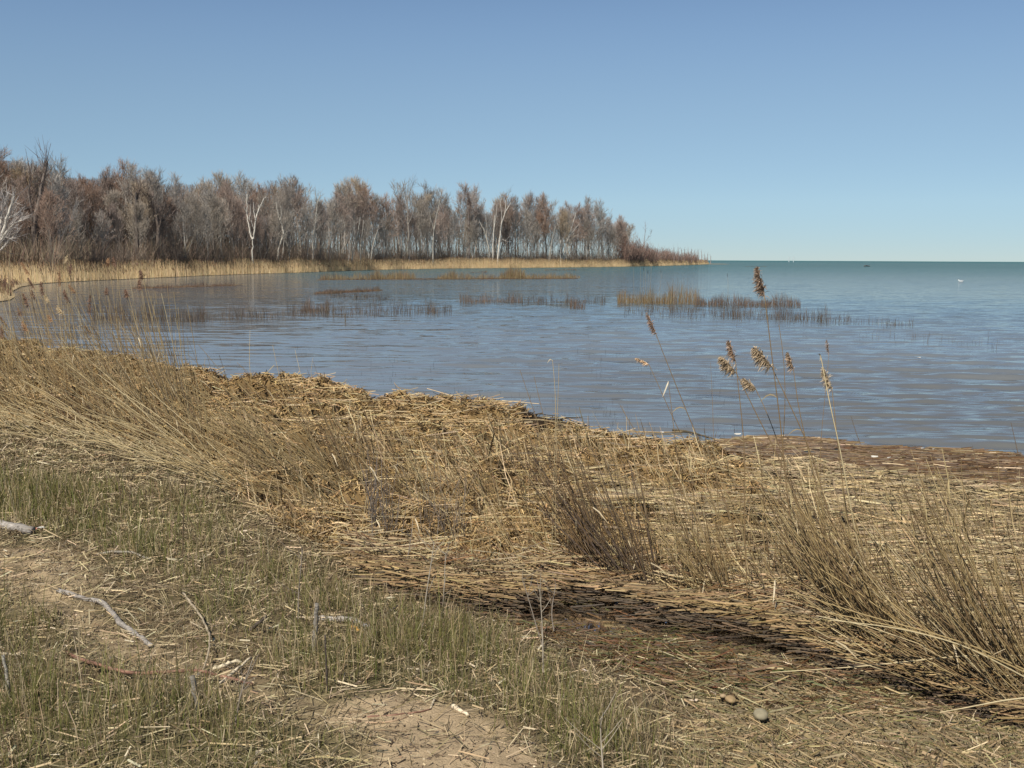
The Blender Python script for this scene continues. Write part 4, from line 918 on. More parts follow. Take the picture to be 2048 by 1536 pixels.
# ------------------------------------------------------------------ standing reeds, one by one
TAN, BRN, PALE_R, DKR = (.44, .325, .155), (.23, .15, .075), (.58, .475, .28), (.11, .075, .045)
def smooth_path(P, n):
    P = np.asarray(P, float); L = np.concatenate([[0], np.cumsum(np.linalg.norm(np.diff(P, axis=0), axis=1))]); t = np.linspace(0, L[-1], n)
    Q = np.stack([np.interp(t, L, P[:, j]) for j in range(3)], 1)
    for _ in range(2): Q[1:-1] = .25 * Q[:-2] + .5 * Q[1:-1] + .25 * Q[2:]
    return Q
def stem_mesh(path, r, c0, c1, origin, sides=5, n=14):
    Q = smooth_path(path, n); mb = MB(); t = np.linspace(0, 1, n)[:, None]
    mb.tube(Q, r * np.linspace(1, .5, n), np.array(c0) * (1 - t) + np.array(c1) * t, sides, False)
    return mb.mesh('stem', origin, True), Q
def plume_mesh(a, b, wid, col, origin, seed, nsp=150, side=(-1, 0, -.35)):
    """drooping one-sided seed head from b (foot) to a (tip)"""
    nsp = int(nsp * 2.2); rs = np.random.default_rng(seed); mb = MB(); L = np.linalg.norm(a - b); ax = (a - b) / L
    mb.tube(np.array([b, b + (a - b) * .5 + np.array(side) * .02 * L, a]), np.array([.0022, .0016, .0008]), np.array(col) * .7, 4, False)
    t = rs.random(nsp) ** .85; t = np.round(t * 9) / 9 * .75 + t * .25
    p0 = b + (a - b) * t[:, None]; sd = np.array(side, float) / np.linalg.norm(side)
    v = sd[None] * rs.uniform(.1, 1.0, (nsp, 1)) + ax[None] * rs.uniform(.1, .9, (nsp, 1)) + rs.normal(0, .38, (nsp, 3))
    v /= np.linalg.norm(v, axis=1)[:, None]; l = wid * .8 * rs.uniform(.35, 1.1, nsp) * np.sin(np.clip(.25 + .8 * (1 - t), 0, 1) * math.pi * .62)
    p1 = p0 + v * l[:, None] * .55; p2 = p0 + v * l[:, None] + np.array([0, 0, -.25]) * l[:, None]
    s = np.cross(v, rs.normal(0, 1, (nsp, 3))); s /= np.linalg.norm(s, axis=1)[:, None]
    w = np.stack([np.full(nsp, .0016), rs.uniform(.003, .0058, nsp), np.full(nsp, .0012)], 1) * (wid / .06) ** .5
    c = np.array(col) * 1.5 * (1 + rs.normal(0, .25, (nsp, 1))) * np.where(rs.random(nsp) < .3, .55, 1)[:, None]
    mb.ribbons(np.stack([p0, p1, p2], 1), s, w, np.clip(c, .01, 1), np.clip(c * 1.15, .01, 1)); return mb.mesh('plume', origin)
def leaf_mesh(pts, w, col, origin):
    P = smooth_path(pts, 6); mb = MB(); d = P[-1] - P[0]; s = np.cross(d, np.array([.3, 1, .2])); s /= np.linalg.norm(s)
    mb.ribbons(P[None], s[None], np.array([[.5, 1, 1, .9, .6, .1]]) * w, np.array([col]), np.array([col]) * .95); return mb.mesh('leaf', origin)
zt = lambda x, y: float(terrain(np.array([[x, y, 0.0]]))[0][0])
def hero_reed(label, stem_px, plume_px=None, zb=None, r=.0042, c0=BRN, c1=(.20, .135, .065), pcol=(.29, .225, .15), pw=.07, leaf_px=None, lean_y=.25, group=None, seed=0, nsp=170, leafw=.008, name='reed', cat='reed', sunk=.04):
    """stem_px runs from the tip side down to the root; the root stands on the ground where the photo shows it"""
    bx, by = stem_px[-1]; g = at(bx, by, .2)
    for _ in range(6):
        z = max(zt(g[0], g[1]), -.05) if zb is None else zb; g = .5 * g + .5 * at(bx, by, z)
    g = at(bx, by, g[2])
    allp = ([plume_px[0], plume_px[1]] if plume_px else []) + list(stem_px)
    K = len(allp); Y = g[1] + lean_y * np.linspace(1, 0, K) ** 1.3
    W3 = np.array([at_y(a, b, y) for (a, b), y in zip(allp, Y)]); base = W3[-1].copy()
    st = W3[1:] if plume_px else W3; st = st[::-1].copy(); st = np.concatenate([[st[0] - (st[1] - st[0]) / np.linalg.norm(st[1] - st[0]) * sunk], st])
    pw = pw * .82
    me, Q = stem_mesh(st, r, c0, c1, base); me.materials.append(M_reed)
    if not plume_px and not leaf_px:
        o = link(name, me); o.location = base; tag(o, label, cat, group); return o
    e = empty(name, base); tag(e, label, cat, group); link('stem', me, parent=e)
    if plume_px and group == RG and seed in (1, 2, 3, 4, 5, 7, 11, 12):
        for fr_, sx_ in ((.38, -1), (.55, 1), (.72, -1))[:2 + seed % 2]:
            q_ = Q[int(fr_ * (len(Q) - 1))]; k_ = .6 + .1 * (seed % 5)
            link('leaf', leaf_mesh(np.array([q_, q_ + np.array([.03 * sx_, -.01, .04]) * k_, q_ + np.array([.09 * sx_, -.02, .03]) * k_, q_ + np.array([.14 * sx_, -.02, -.04]) * k_]), .0075, (.42, .33, .19), base), M_straw, e)
    if plume_px: link('plume', plume_mesh(W3[0], W3[1], pw, pcol, base, seed, nsp), M_plume, e)
    if leaf_px:
        yl = Y[0]; lp = np.array([at_y(a, b, yl - .01 * k) for k, (a, b) in enumerate(leaf_px)]); link('leaf', leaf_mesh(lp, leafw, (.58, .51, .38), base), M_straw, e)
    return e
RG = 'plumed reeds standing at the edge of the pool on the right'
hero_reed('tallest reed, its dark plume almost reaching the horizon', [(1532, 612), (1540, 680), (1550, 765), (1562, 850), (1570, 930), (1575, 1020), (1590, 1090), (1600, 1165), (1606, 1243)], [(1516, 538), (1529, 592)], r=.0046, pcol=(.20, .145, .105), pw=.08, group=RG, seed=1, nsp=230)
hero_reed('reed with a full tan plume bowed left, right of its thinner upright twin', [(1476, 752), (1500, 800), (1520, 845), (1537, 876), (1553, 900), (1580, 970), (1598, 1020), (1630, 1100), (1645, 1170)], [(1444, 717), (1472, 745)], r=.0046, pw=.095, group=RG, seed=2, nsp=260)
hero_reed('upright reed whose slim plume rises just above the bowed tan plume', [(1473, 740), (1479, 795), (1486, 855), (1491, 910), (1489, 1000), (1488, 1060), (1493, 1150), (1497, 1240)], [(1458, 683), (1471, 722)], pcol=(.24, .165, .11), pw=.06, group=RG, seed=3)
hero_reed('reed with a fat tan plume leaning left under the tallest dark plume', [(1548, 743), (1570, 790), (1592, 835), (1610, 870), (1632, 930), (1645, 990), (1662, 1045), (1690, 1120), (1720, 1220)], [(1512, 698), (1543, 733)], r=.0046, pw=.1, group=RG, seed=4, nsp=260)
hero_reed('short reed with a small rounded plume lowest between two tan plumes', [(1516, 786), (1530, 815), (1545, 850), (1565, 915), (1590, 985), (1605, 1040), (1617, 1100), (1625, 1160)], [(1489, 760), (1512, 779)], pw=.085, group=RG, seed=5)
hero_reed('bare reed stem standing straight just right of the tallest plume', [(1558, 650), (1565, 690), (1571, 745), (1571, 800), (1568, 870), (1562, 930), (1557, 1020), (1550, 1100), (1546, 1170)], group=RG, r=.0036)
hero_reed('reed with a thin drooping plume right of the fat leaning plume', [(1588, 745), (1594, 800), (1604, 850), (1613, 885), (1627, 945), (1640, 1000), (1655, 1080), (1665, 1150)], [(1576, 706), (1587, 738)], pcol=(.27, .2, .14), pw=.06, group=RG, seed=7)
hero_reed('bright straw stem topped by a hooked white leaf', [(1642, 714), (1652, 775), (1668, 845), (1681, 900), (1697, 990), (1706, 1040), (1722, 1120), (1732, 1165), (1740, 1200)], leaf_px=[(1640, 722), (1643, 708), (1637, 705), (1630, 711)], r=.0052, c0=(.4, .32, .18), c1=PALE_R, group=RG, seed=8)
hero_reed('reed with a shaggy pale plume right behind the hooked white leaf', [(1665, 785), (1670, 830), (1676, 900), (1686, 970), (1698, 1060), (1710, 1140)], [(1648, 738), (1664, 780)], pcol=(.36, .29, .2), pw=.075, group=RG, seed=9)
hero_reed('thin reed with the small dark plume farthest right over the water', [(1658, 712), (1655, 745), (1649, 805), (1643, 860), (1640, 930), (1640, 1010)], [(1654, 680), (1658, 706)], pcol=(.22, .16, .12), pw=.04, r=.0028, group=RG, seed=10, nsp=80)
hero_reed('reed leaning left alone over the lake with a narrow dark plume', [(1315, 680), (1335, 730), (1355, 775), (1390, 868), (1410, 905), (1435, 955), (1460, 1030), (1480, 1100), (1490, 1160)], [(1295, 627), (1312, 668)], pcol=(.24, .165, .12), pw=.05, group=RG, seed=11)
hero_reed('slender reed with the leftmost pale feathery plume over the lake', [(1300, 735), (1315, 765), (1330, 800), (1347, 840), (1372, 890), (1395, 930), (1422, 985), (1450, 1080), (1462, 1140)], [(1273, 717), (1298, 729)], pcol=(.42, .30, .19), pw=.045, r=.0034, group=RG, seed=12, nsp=110)
hero_reed('stem with one white flag leaf crossing the slender pale-plumed reed', [(1337, 764), (1343, 820), (1351, 880), (1358, 960), (1368, 1020), (1380, 1100), (1392, 1180)], leaf_px=[(1337, 763), (1333, 774), (1325, 794)], r=.0034, group=RG, seed=13)
hero_reed('bare bent stem left of the slender pale-plumed reed', [(1240, 810), (1262, 850), (1290, 895), (1330, 935), (1370, 990), (1405, 1060), (1430, 1140)], r=.0036, group=RG)
hero_reed('thin straight stem in the water left of the bowed tan plume', [(1421, 725), (1424, 780), (1426, 830), (1427, 888)], zb=-.03, r=.003, group=RG, sunk=.02)
hero_reed('pale stem with a white tip leaf over the middle of the mound', [(1105, 720), (1110, 760), (1112, 820), (1110, 900), (1107, 970), (1105, 1040), (1103, 1158)], leaf_px=[(1105, 722), (1101, 716), (1094, 727)], r=.0034, c0=(.36, .29, .16), c1=(.40, .32, .19), seed=16)
hero_reed('pale stem close beside the one with a white tip leaf', [(1118, 728), (1116, 800), (1113, 870), (1112, 950), (1111, 1040), (1112, 1150)], r=.003, c0=(.3, .23, .12), c1=(.36, .28, .16))
hero_reed('dark bent stem left of the pale pair, leaning left', [(1040, 740), (1060, 800), (1074, 840), (1095, 900), (1122, 960), (1160, 1040)], r=.0034)
hero_reed('dark bent stem just left of the pale pair, more upright', [(1068, 752), (1079, 800), (1089, 840), (1104, 890), (1128, 950), (1150, 1010)], r=.0034)
hero_reed('dark forked twig stem rising from the floating wrack right of the reeds', [(1702, 832), (1712, 865), (1724, 895)], zb=-.02, r=.005, c0=DKR, c1=DKR, sunk=.02)
hero_reed('dark slanting stem near the right edge at the waterline', [(2022, 845), (2030, 880), (2038, 915)], zb=-.02, r=.005, c0=DKR, c1=DKR, sunk=.02)
hero_reed('dark twig leaning right in the floating wrack by the waterline', [(1945, 892), (1955, 930), (1962, 960)], r=.004, c0=DKR, c1=DKR)
hero_reed('broken stick poking from the mound above the notch in its outline', [(790, 700 + 70), (797, 790), (803, 810), (806, 825)], r=.004, c0=DKR, c1=DKR)
hero_reed('pale stub leaning right on the flank of the mound below its notch', [(701, 800), (697, 830), (692, 862)], r=.008, c0=(.42, .34, .21), c1=(.45, .37, .23), lean_y=.05)
hero_reed('very long pale stalk lying across the mat below the plumes', [(1360, 913), (1420, 930), (1480, 948), (1548, 966)], r=.005, c0=(.5, .4, .23), c1=(.45, .36, .2), lean_y=.0, zb=.27, sunk=.0)
LEANS = [ # long bent-over stalks at the pool's right bank, tip first
    ([(1540, 1345), (1700, 1335), (1800, 1325), (1930, 1310), (2060, 1312)], PALE_R, 'long stalk arching low to the left over the litter at the lower right'),
    ([(1575, 1180), (1720, 1228), (1850, 1262), (1960, 1295), (2060, 1345)], TAN, 'long straight stalk leaning out over the pool from the big leaning clump'),
    ([(1640, 1222), (1760, 1246), (1880, 1275), (2000, 1320), (2060, 1350)], TAN, 'stalk bent low at the foot of the big leaning clump with broken tip'),
    ([(1660, 1240), (1800, 1256), (1930, 1290), (2060, 1360)], PALE_R, 'pale bent stalk lowest of the three reaching out over the dark hollow'),
    ([(1560, 1336), (1620, 1296), (1660, 1264), (1690, 1244)], PALE_R, 'pale fallen stalk slanting up right from the litter to the pool bank'),
    ([(1530, 1300), (1570, 1272), (1610, 1248)], TAN, 'shorter fallen stalk slanting up right beside the pool bank'),
    ([(1880, 1425), (1950, 1412), (2010, 1400), (2070, 1394)], PALE_R, 'thick pale stalk lying at the right edge below the dark hollow'),
    ([(1800, 1372), (1840, 1340), (1855, 1320), (1900, 1318)], PALE_R, 'kinked stalk with a feathery end hanging down below the leaning clump')]
for pts, c, lab in LEANS: hero_reed(lab, pts, r=.0042, c0=tuple(np.array(c) * .85), c1=c, lean_y=.1, sunk=.0, zb=.26 if pts[-1][0] > 2000 else None, name='reed_stalk', cat='reed stalk')
for k, (pts) in enumerate(([(1697, 1206), (1703, 1193), (1712, 1190), (1716, 1215)], [(1630, 1200), (1627, 1225), (1625, 1258)], [(1645, 1222), (1642, 1248)], [(1550, 1160), (1549, 1180), (1546, 1210)], [(1552, 1205), (1550, 1228)], [(1817, 1290), (1808, 1298), (1803, 1310)])):
    P3 = np.array([at_y(a, b, at(1640, 1240, .1)[1] - .05 * i) for i, (a, b) in enumerate(pts)]); o = link('dry_leaf', leaf_mesh(P3, .008, (.50, .42, .29), P3[0]), M_straw); o.location = P3[0]
    tag(o, ('white curled leaf hooked over a stalk above the pool bank', 'longest white leaf strap hanging down to the pool edge', 'white leaf strap hanging beside the longest one', 'thin white curled leaf hanging over the black pool bank', 'short pale leaf below the thin curled one', 'pale curled leaf at the foot of the big leaning clump')[k], 'dry leaf')

# plumed reeds of the left thicket, seen against the bay and the far reed bed
LP = [((44, 524), (60, 550), 1), ((57, 556), (70, 577), 0), ((83, 564), (88, 590), 0), ((136, 510), (132, 528), 2), ((143, 529), (141, 548), 0), ((120, 543), (121, 572), 1), ((217, 517), (219, 530), 1), ((228, 514), (233, 534), 0),
      ((282, 541), (287, 558), 0), ((279, 560), (284, 580), 0), ((139, 570), (152, 585), 1), ((129, 580), (138, 602), 0), ((181, 590), (181, 630), 0), ((252, 580), (257, 593), 0), ((214, 576), (216, 589), 0), ((115, 612), (128, 629), 2),
      ((97, 630), (105, 643), 1), ((171, 651), (186, 669), 0), ((48, 588), (58, 613), 0), ((64, 581), (70, 598), 0), ((37, 616), (44, 632), 0), ((2, 634), (15, 652), 0), ((46, 643), (56, 662), 1), ((5, 650), (7, 676), 0), ((10, 558), (12, 574), 0), ((91, 590), (99, 604), 2)]
ORD = 'first second third fourth fifth sixth seventh eighth ninth tenth eleventh twelfth thirteenth fourteenth fifteenth sixteenth seventeenth eighteenth nineteenth twentieth twenty-first twenty-second twenty-third twenty-fourth twenty-fifth twenty-sixth'.split()
PC = [(.16, .10, .07), (.27, .165, .095), (.38, .30, .19)]
for k, (a, b, pc) in enumerate(sorted(LP, key=lambda q: q[0][0])):
    rs = np.random.default_rng(900 + k); lean = (b[0] - a[0]) / max(6, b[1] - a[1])
    by = rs.uniform(760, 850); bx = b[0] + (by - b[1]) * np.clip(lean * .45 + rs.uniform(.02, .18), .0, .55)
    mid = (b[0] + (bx - b[0]) * .42, b[1] + (by - b[1]) * .5)
    shade = ('dark', 'rusty', 'straw')[pc]
    hero_reed(f'{shade}-plumed reed above the left thicket, {ORD[k]} from the left edge', [mid, (bx, by)], [a, b], c0=BRN, c1=TAN, pcol=PC[pc], pw=.085, r=.0042, group='plumed reeds rising above the left thicket', seed=200 + k, nsp=110, lean_y=.3)
for k, (tx, ty, bx, by) in enumerate(((18, 517, 30, 790), (236, 520, 238, 760), (310, 600, 300, 735), (262, 620, 320, 770), (156, 620, 175, 740), (352, 660, 355, 790), (222, 655, 290, 790), (214, 640, 330, 700), (127, 610, 150, 770), (60, 600, 110, 800), (500, 660, 505, 790), (545, 690, 590, 860), (590, 700, 640, 880), (626, 715, 625, 770))):
    hero_reed(('thin pale bare stem standing tall at the left edge, topping the far reed bed', 'thin bare stem with a pale tip in front of the far reed bed', 'bare stem at the right end of the left thicket', 'bare stem leaning left across the left stubble band', 'straight thin stem in the left thicket over the water', 'thin lone stem right of the left thicket',
               'long bare stem crossing others in the left thicket', 'bare stem tilted strongly over the notch of water by the left thicket', 'pale stem leaning left through the left plumes', 'pale thick stem leaning left from the far left', 'hair-thin stem alone over the water above the mound', 'thin stem bent left above the middle of the mound', 'thin stem bent left next to the mound top right of it', 'short thin stem on top of the mound')[k],
              [(tx, ty), ((tx + bx) / 2 - 4, (ty + by) / 2), (bx, by)], r=.0034, c0=TAN, c1=PALE_R if k % 2 == 0 else TAN, lean_y=.2, name='reed_stalk', cat='reed stalk')
# cattail-like dark heads by the ochre clump
for k, (px, py, bx, by) in enumerate(((1266, 527, 1268, 604), (1280, 524, 1281, 605), (1287, 536, 1285, 606), (1302, 523, 1298, 606), (1296, 541, 1294, 606), (1322, 540, 1316, 607), (1455, 548, 1456, 612), (1290, 529, 1291, 605))):
    hero_reed('slender black-headed reed rising out of the bay clumps against the far reed bed', [(px + 1, py + 11), (bx, by)], [(px, py - 1), (px + .6, py + 6)], zb=-.03, r=.007, c0=(.3, .24, .16), c1=(.36, .3, .22), pcol=(.05, .035, .03), pw=.10, nsp=26, seed=400 + k, group='black-headed reeds over the bay clumps', lean_y=0)

# thin bare stalks leaning over the straw mat: individuals
ss = np.random.default_rng(77); stalks = 0
def stalk(bx, by, h, lean, az, r, c0, c1, label, group):
    g = at(bx, by, .2)
    for _ in range(5): g = at(bx, by, .5 * max(zt(g[0], g[1]), 0.0) + .5 * g[2])
    z = max(zt(g[0], g[1]), 0.0); b = np.array([g[0], g[1], z - .03])
    dx, dy = math.cos(az) * math.sin(lean), math.sin(az) * math.sin(lean); k = ss.uniform(-.12, .2)
    P = np.array([b, b + h * .45 * np.array([dx * (1 - k), dy * (1 - k), math.cos(lean) * (1 + .1 * k)]), b + h * np.array([dx * (1 + k), dy * (1 + k), math.cos(lean)])])
    me, _ = stem_mesh(P, r, c0, c1, b, 4, 7); me.materials.append(M_reed); o = link('reed_stalk', me); o.location = b; tag(o, label, 'reed stalk', group)
for k in range(210):
    bx = ss.uniform(1010, 2060); by = np.interp(bx, [p[0] for p in FRONT_PX], [p[1] for p in FRONT_PX]) + ss.uniform(-75, 14)
    stalk(bx, by, ss.uniform(.3, .95), ss.uniform(.12, .75), math.pi + ss.normal(0, .45), ss.uniform(.0024, .0042), [BRN, TAN, DKR, (.34, .24, .12)][ss.integers(0, 4)], [TAN, BRN, TAN][ss.integers(0, 3)],
          'thin bare reed stalk leaning left along the bank between pool and straw mat', 'bare stalks along the pool bank')
for k in range(60):
    bx = ss.uniform(1500, 2060); by = ss.uniform(980, 1230)
    if by > np.interp(bx, [p[0] for p in FRONT_PX], [p[1] for p in FRONT_PX]) - 60: by -= 90
    stalk(bx, by, ss.uniform(.2, .6), ss.uniform(.05, .7), math.pi + ss.normal(0, .7), ss.uniform(.0024, .004), [BRN, TAN, (.24, .16, .08)][ss.integers(0, 3)], TAN,
          'short bare reed stalk poking up out of the pale straw mat', 'stalks poking out of the straw mat')
for k in range(70):
    stalk(ss.uniform(-20, 370), ss.uniform(740, 850), ss.uniform(.9, 1.65), ss.uniform(.02, .42), math.pi + ss.normal(0, .6), ss.uniform(.003, .0045), [BRN, TAN][ss.integers(0, 2)], [TAN, PALE_R, BRN][ss.integers(0, 3)],
          'tall thin bare reed stalk rising above the left thicket against the water', 'bare stalks rising above the left thicket')
# clumps whose stems cannot be told apart
def fan_clump(base_px, n, h0, h1, lean0, lean1, az, az_sd, label, cols, r=.004, curve=.25, zlift=0.0, tone=(.4, .85)):
    bx = ss.choice(len(base_px) - 1, n); t = ss.random(n)
    B = np.array([[base_px[i][0] * (1 - u) + base_px[i + 1][0] * u + ss.normal(0, 8), base_px[i][1] * (1 - u) + base_px[i + 1][1] * u + ss.normal(0, 8)] for i, u in zip(bx, t)])
    g = at(B[:, 0], B[:, 1], .2)
    for _ in range(5): z, _m = terrain(g); g = at(B[:, 0], B[:, 1], .5 * np.maximum(z, 0) + .5 * g[:, 2])
    z, _m = terrain(g); g[:, 2] = np.maximum(z, 0) - .03 + zlift
    org = g.mean(0); mb = MB()
    for i in range(n):
        le = ss.uniform(lean0, lean1); a = az + ss.normal(0, az_sd); h = ss.uniform(h0, h1); cv = ss.uniform(0, curve)
        d0 = np.array([math.cos(a) * math.sin(le * (1 - cv)), math.sin(a) * math.sin(le * (1 - cv)), math.cos(le * (1 - cv))]); d1 = np.array([math.cos(a) * math.sin(le * (1 + cv)), math.sin(a) * math.sin(le * (1 + cv)), math.cos(le * (1 + cv))])
        P = np.array([g[i], g[i] + d0 * h * .5, g[i] + d0 * h * .5 + d1 * h * .5]); Q = smooth_path(P, 5)
        c = np.array(cols[ss.integers(0, len(cols))]) * ss.uniform(*tone); c2 = np.array(cols[ss.integers(0, len(cols))]) * ss.uniform(.85, 1.3)
        tt = np.linspace(0, 1, 5)[:, None]; mb.tube(Q, ss.uniform(.6, 1.15) * r * np.linspace(1, .55, 5), c * (1 - tt) + c2 * tt, 3, False)
        if ss.random() < .12:
            q = Q[ss.integers(1, 4)]; v = np.array([ss.normal(0, .5), ss.normal(0, .5), -.5]); mb.ribbons(np.array([[q, q + v * .05, q + v * .12 + np.array([0, 0, -.03])]]), np.array([[.7, .3, .6]]), np.array([[.006, .009, .002]]), np.array([(.48, .39, .25)]), np.array([(.45, .36, .22)]))
    o = link('reed_clump', mb.mesh('reed_clump', org, True), M_reed); o.location = org; o.name = 'reed_thicket' if n > 300 else 'reed_clump'
    tag(o, label, 'reed thicket' if n > 300 else 'reed clump', kind='stuff' if n > 300 else None); return o
MIX = [TAN, BRN, (.36, .25, .11), (.48, .365, .185), (.22, .145, .075)]
fan_clump([(1800, 1335), (1900, 1378), (2000, 1412), (2110, 1462)], 185, .35, 1.05, .55, 1.25, math.pi - .40, .36, 'big clump of reeds bent hard left over the black hollow at the lower right', MIX + [PALE_R], .0042)
fan_clump([(1960, 1350), (2060, 1400), (2160, 1440)], 70, .5, 1.2, .25, .75, math.pi - .3, .3, 'upright brown reeds at the right edge behind the bent clump', MIX, .0042)
fan_clump([(1690, 1255), (1750, 1292), (1800, 1318)], 90, .4, .95, .25, .7, math.pi - .3, .25, 'reed clump below the hooked white leaf, stems leaning left', MIX, .004)
fan_clump([(1610, 1165), (1660, 1190), (1690, 1215)], 60, .3, .8, .15, .5, math.pi - .2, .3, 'brown reed clump at the feet of the plumed reeds', MIX + [DKR], .004)
fan_clump([(1175, 1160), (1215, 1172), (1240, 1182)], 85, .4, 1.05, .2, .75, math.pi - .5, .25, 'dark brown clump leaning left at the head of the pool', [BRN, DKR, (.24, .15, .07)], .0042)
fan_clump([(1255, 1185), (1290, 1200), (1330, 1210)], 80, .35, .95, .15, .85, math.pi - .4, .3, 'dark purplish clump leaning left, right of the head of the pool', [DKR, (.15, .11, .09), BRN], .0036)
fan_clump([(1370, 1215), (1430, 1225), (1480, 1235)], 90, .3, .85, .1, .85, math.pi - .3, .4, 'sparse brown reed clump leaning left along the middle of the pool bank', MIX, .0034)
fan_clump([(560, 960), (620, 990), (690, 1010), (705, 1000)], 130, .5, 1.5, .65, 1.3, math.pi + .05, .28, 'clump of reeds swept flat to the left on the near flank of the mound', [TAN, (.38, .29, .15), (.28, .2, .1)], .004)
fan_clump([(650, 960), (700, 1000), (710, 980)], 46, .6, 1.1, .2, .6, math.pi - .1, .3, 'upright thin reeds at the root of the flat-swept clump', [TAN, BRN], .0034)
tl = fan_clump([(-60, 800), (60, 830), (200, 850), (330, 880), (430, 920)], 430, .35, 1.6, .05, .95, math.pi + .05, .5, 'dense thicket of tan reeds leaning left along the near side of the left mound', MIX + [PALE_R], .0042, tone=(.75, 1.3))
fan_clump([(-60, 740), (60, 760), (200, 780), (330, 800), (380, 830)], 330, .3, 1.45, .05, .95, math.pi, .6, 'tan reeds leaning left on top of the left mound behind the dense thicket', MIX + [(.30, .2, .11)], .0042, tone=(.75, 1.3))
fan_clump([(-60, 850), (100, 870), (260, 905), (420, 950), (520, 985)], 150, .5, 1.5, .9, 1.35, math.pi + .1, .3, 'long straw reeds laid over to the left along the foot of the thicket', [TAN, (.40, .31, .17), PALE_R], .004, tone=(.7, 1.15))
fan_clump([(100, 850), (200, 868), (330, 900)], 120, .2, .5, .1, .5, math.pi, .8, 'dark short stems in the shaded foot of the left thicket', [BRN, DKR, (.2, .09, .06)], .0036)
fan_clump([(400, 880), (480, 905), (560, 940)], 120, .25, 1.0, .2, 1.1, math.pi, .5, 'loose tan reeds leaning left between the thicket and the flat-swept clump', MIX, .0034)
fan_clump([(720, 960), (820, 990), (920, 1010), (1020, 1030)], 130, .2, .8, .2, 1.15, math.pi - .1, .6, 'loose scatter of brown reeds leaning on the mat left of the pale stem pair', MIX + [DKR], .003)
fan_clump([(255, 730), (300, 735), (330, 745)], 60, .4, .9, .05, .5, math.pi, .5, 'wispy grey reed tuft on the mound crest at the right of the left thicket', [(.34, .28, .19), PALE_R], .0028)
fan_clump([(725, 1050), (760, 1060), (790, 1065)], 40, .2, .6, .05, .4, math.pi * .5, 1.2, 'grey purplish weed tuft standing on the mat right of the flat-swept clump', [(.2, .165, .14), (.24, .2, .17)], .003)
fan_clump([(840, 1060), (880, 1075), (930, 1080)], 44, .2, .6, .05, .5, math.pi * .5, 1.2, 'thin grey weed tuft on the straw mat left of the pale stem pair', [(.22, .18, .14), (.27, .21, .15)], .0026)
fan_clump([(1030, 960), (1080, 985), (1120, 1000)], 44, .2, .5, .2, .8, math.pi, .6, 'purplish brown weed tuft on the mound behind the pale stem pair', [(.17, .12, .1), BRN], .003)

# ------------------------------------------------------------------ driftwood, dead weeds, stones, scraps
def stick(label, pts, r, col, name='driftwood_stick', cat='driftwood', lift=.6, rend=.6, zs=None, sides=7, bumps=.12, seed=0, upright_=False):
    rs = np.random.default_rng(seed + 5000)
    if upright_:
        g = at(*pts[-1], .27); z = zt(g[0], g[1]); g = at(*pts[-1], z); P = np.array([at_y(a, b, g[1]) for a, b in pts[::-1]]); P[0] -= (P[1] - P[0]) / np.linalg.norm(P[1] - P[0]) * .03
    else:
        P = []
        for i, (a, b) in enumerate(pts):
            g = at(a, b, .28)
            for _ in range(4): g = at(a, b, max(zt(g[0], g[1]), 0.0) + (zs[i] if zs else 0) + r * lift)
            P.append(g)
        P = np.array(P)
    K = max(6, 4 * len(P)); Q = smooth_path(P, K); Q[1:-1] += rs.normal(0, r * .18, (K - 2, 3)); org = Q[0].copy()
    rr = r * np.linspace(1, rend, K) * (1 + rs.normal(0, bumps, K)).clip(.6, 1.5); mb = MB()
    c = np.array(col) * (1 + rs.normal(0, .12, (K, 1))); mb.tube(Q, rr, c, sides, True)
    o = link(name, mb.mesh(name, org, True), M_wood); o.location = org; tag(o, label, cat); return o
GW, RW, PW, BW = (.25, .225, .20), (.22, .12, .085), (.5, .42, .30), (.07, .055, .045)
stick('weathered grey log lying at the left edge', [(-70, 1040), (-20, 1047), (30, 1056), (66, 1062)], .034, GW, 'driftwood_log', lift=.75, rend=.8, sides=10, seed=1)
stick('bent grey branch with a sharp elbow lying beside the sandy path', [(116, 1181), (160, 1194), (205, 1204), (216, 1214), (240, 1245), (272, 1270), (303, 1291)], .0135, GW, 'driftwood_branch', rend=1.0, lift=.9, seed=2)
stick('thin arched grey stick in the green rushes above the bent branch', [(192, 1110), (225, 1103), (262, 1104), (306, 1120)], .009, (.3, .27, .22), zs=[.0, .03, .03, 0], seed=3)
stick('long red-brown crooked stick in the lower left grass', [(132, 1305), (160, 1318), (192, 1327), (250, 1346), (300, 1347), (385, 1339), (440, 1350), (505, 1368)], .009, RW, 'driftwood_branch', zs=[0, .02, .04, .03, .03, .05, .03, 0], seed=4)
stick('pale straight stick slanting up right at the end of the crooked red-brown stick', [(428, 1378), (465, 1346), (502, 1315)], .008, PW, zs=[0, .03, .05], seed=5)
stick('cream flat strip of wood curving beside the pale straight stick', [(426, 1338), (446, 1332), (468, 1323), (483, 1324)], .010, (.62, .53, .37), zs=[.01, .02, .03, .03], seed=6)
stick('grey weathered stub leaning up through the lower left grass', [(384, 1352), (390, 1385), (400, 1432)], .0135, (.2, .18, .15), 'stump', 'stump', upright_=True, seed=7, rend=.7, bumps=.05)
stick('grey upright stub with a dark top in the middle of the grass', [(633, 1207), (631, 1250), (630, 1302)], .0155, (.19, .17, .145), 'stump', 'stump', upright_=True, seed=8, rend=.62, bumps=.05)
stick('short pale grey log lying right behind the upright stub', [(636, 1239), (670, 1238), (700, 1239), (712, 1241)], .016, (.42, .38, .33), 'driftwood_log', lift=.8, rend=.95, seed=9)
stick('grey knot of wood at the end of the short pale log', [(712, 1244), (728, 1252), (748, 1258)], .017, (.27, .26, .26), 'driftwood_log', lift=.8, rend=.5, seed=10)
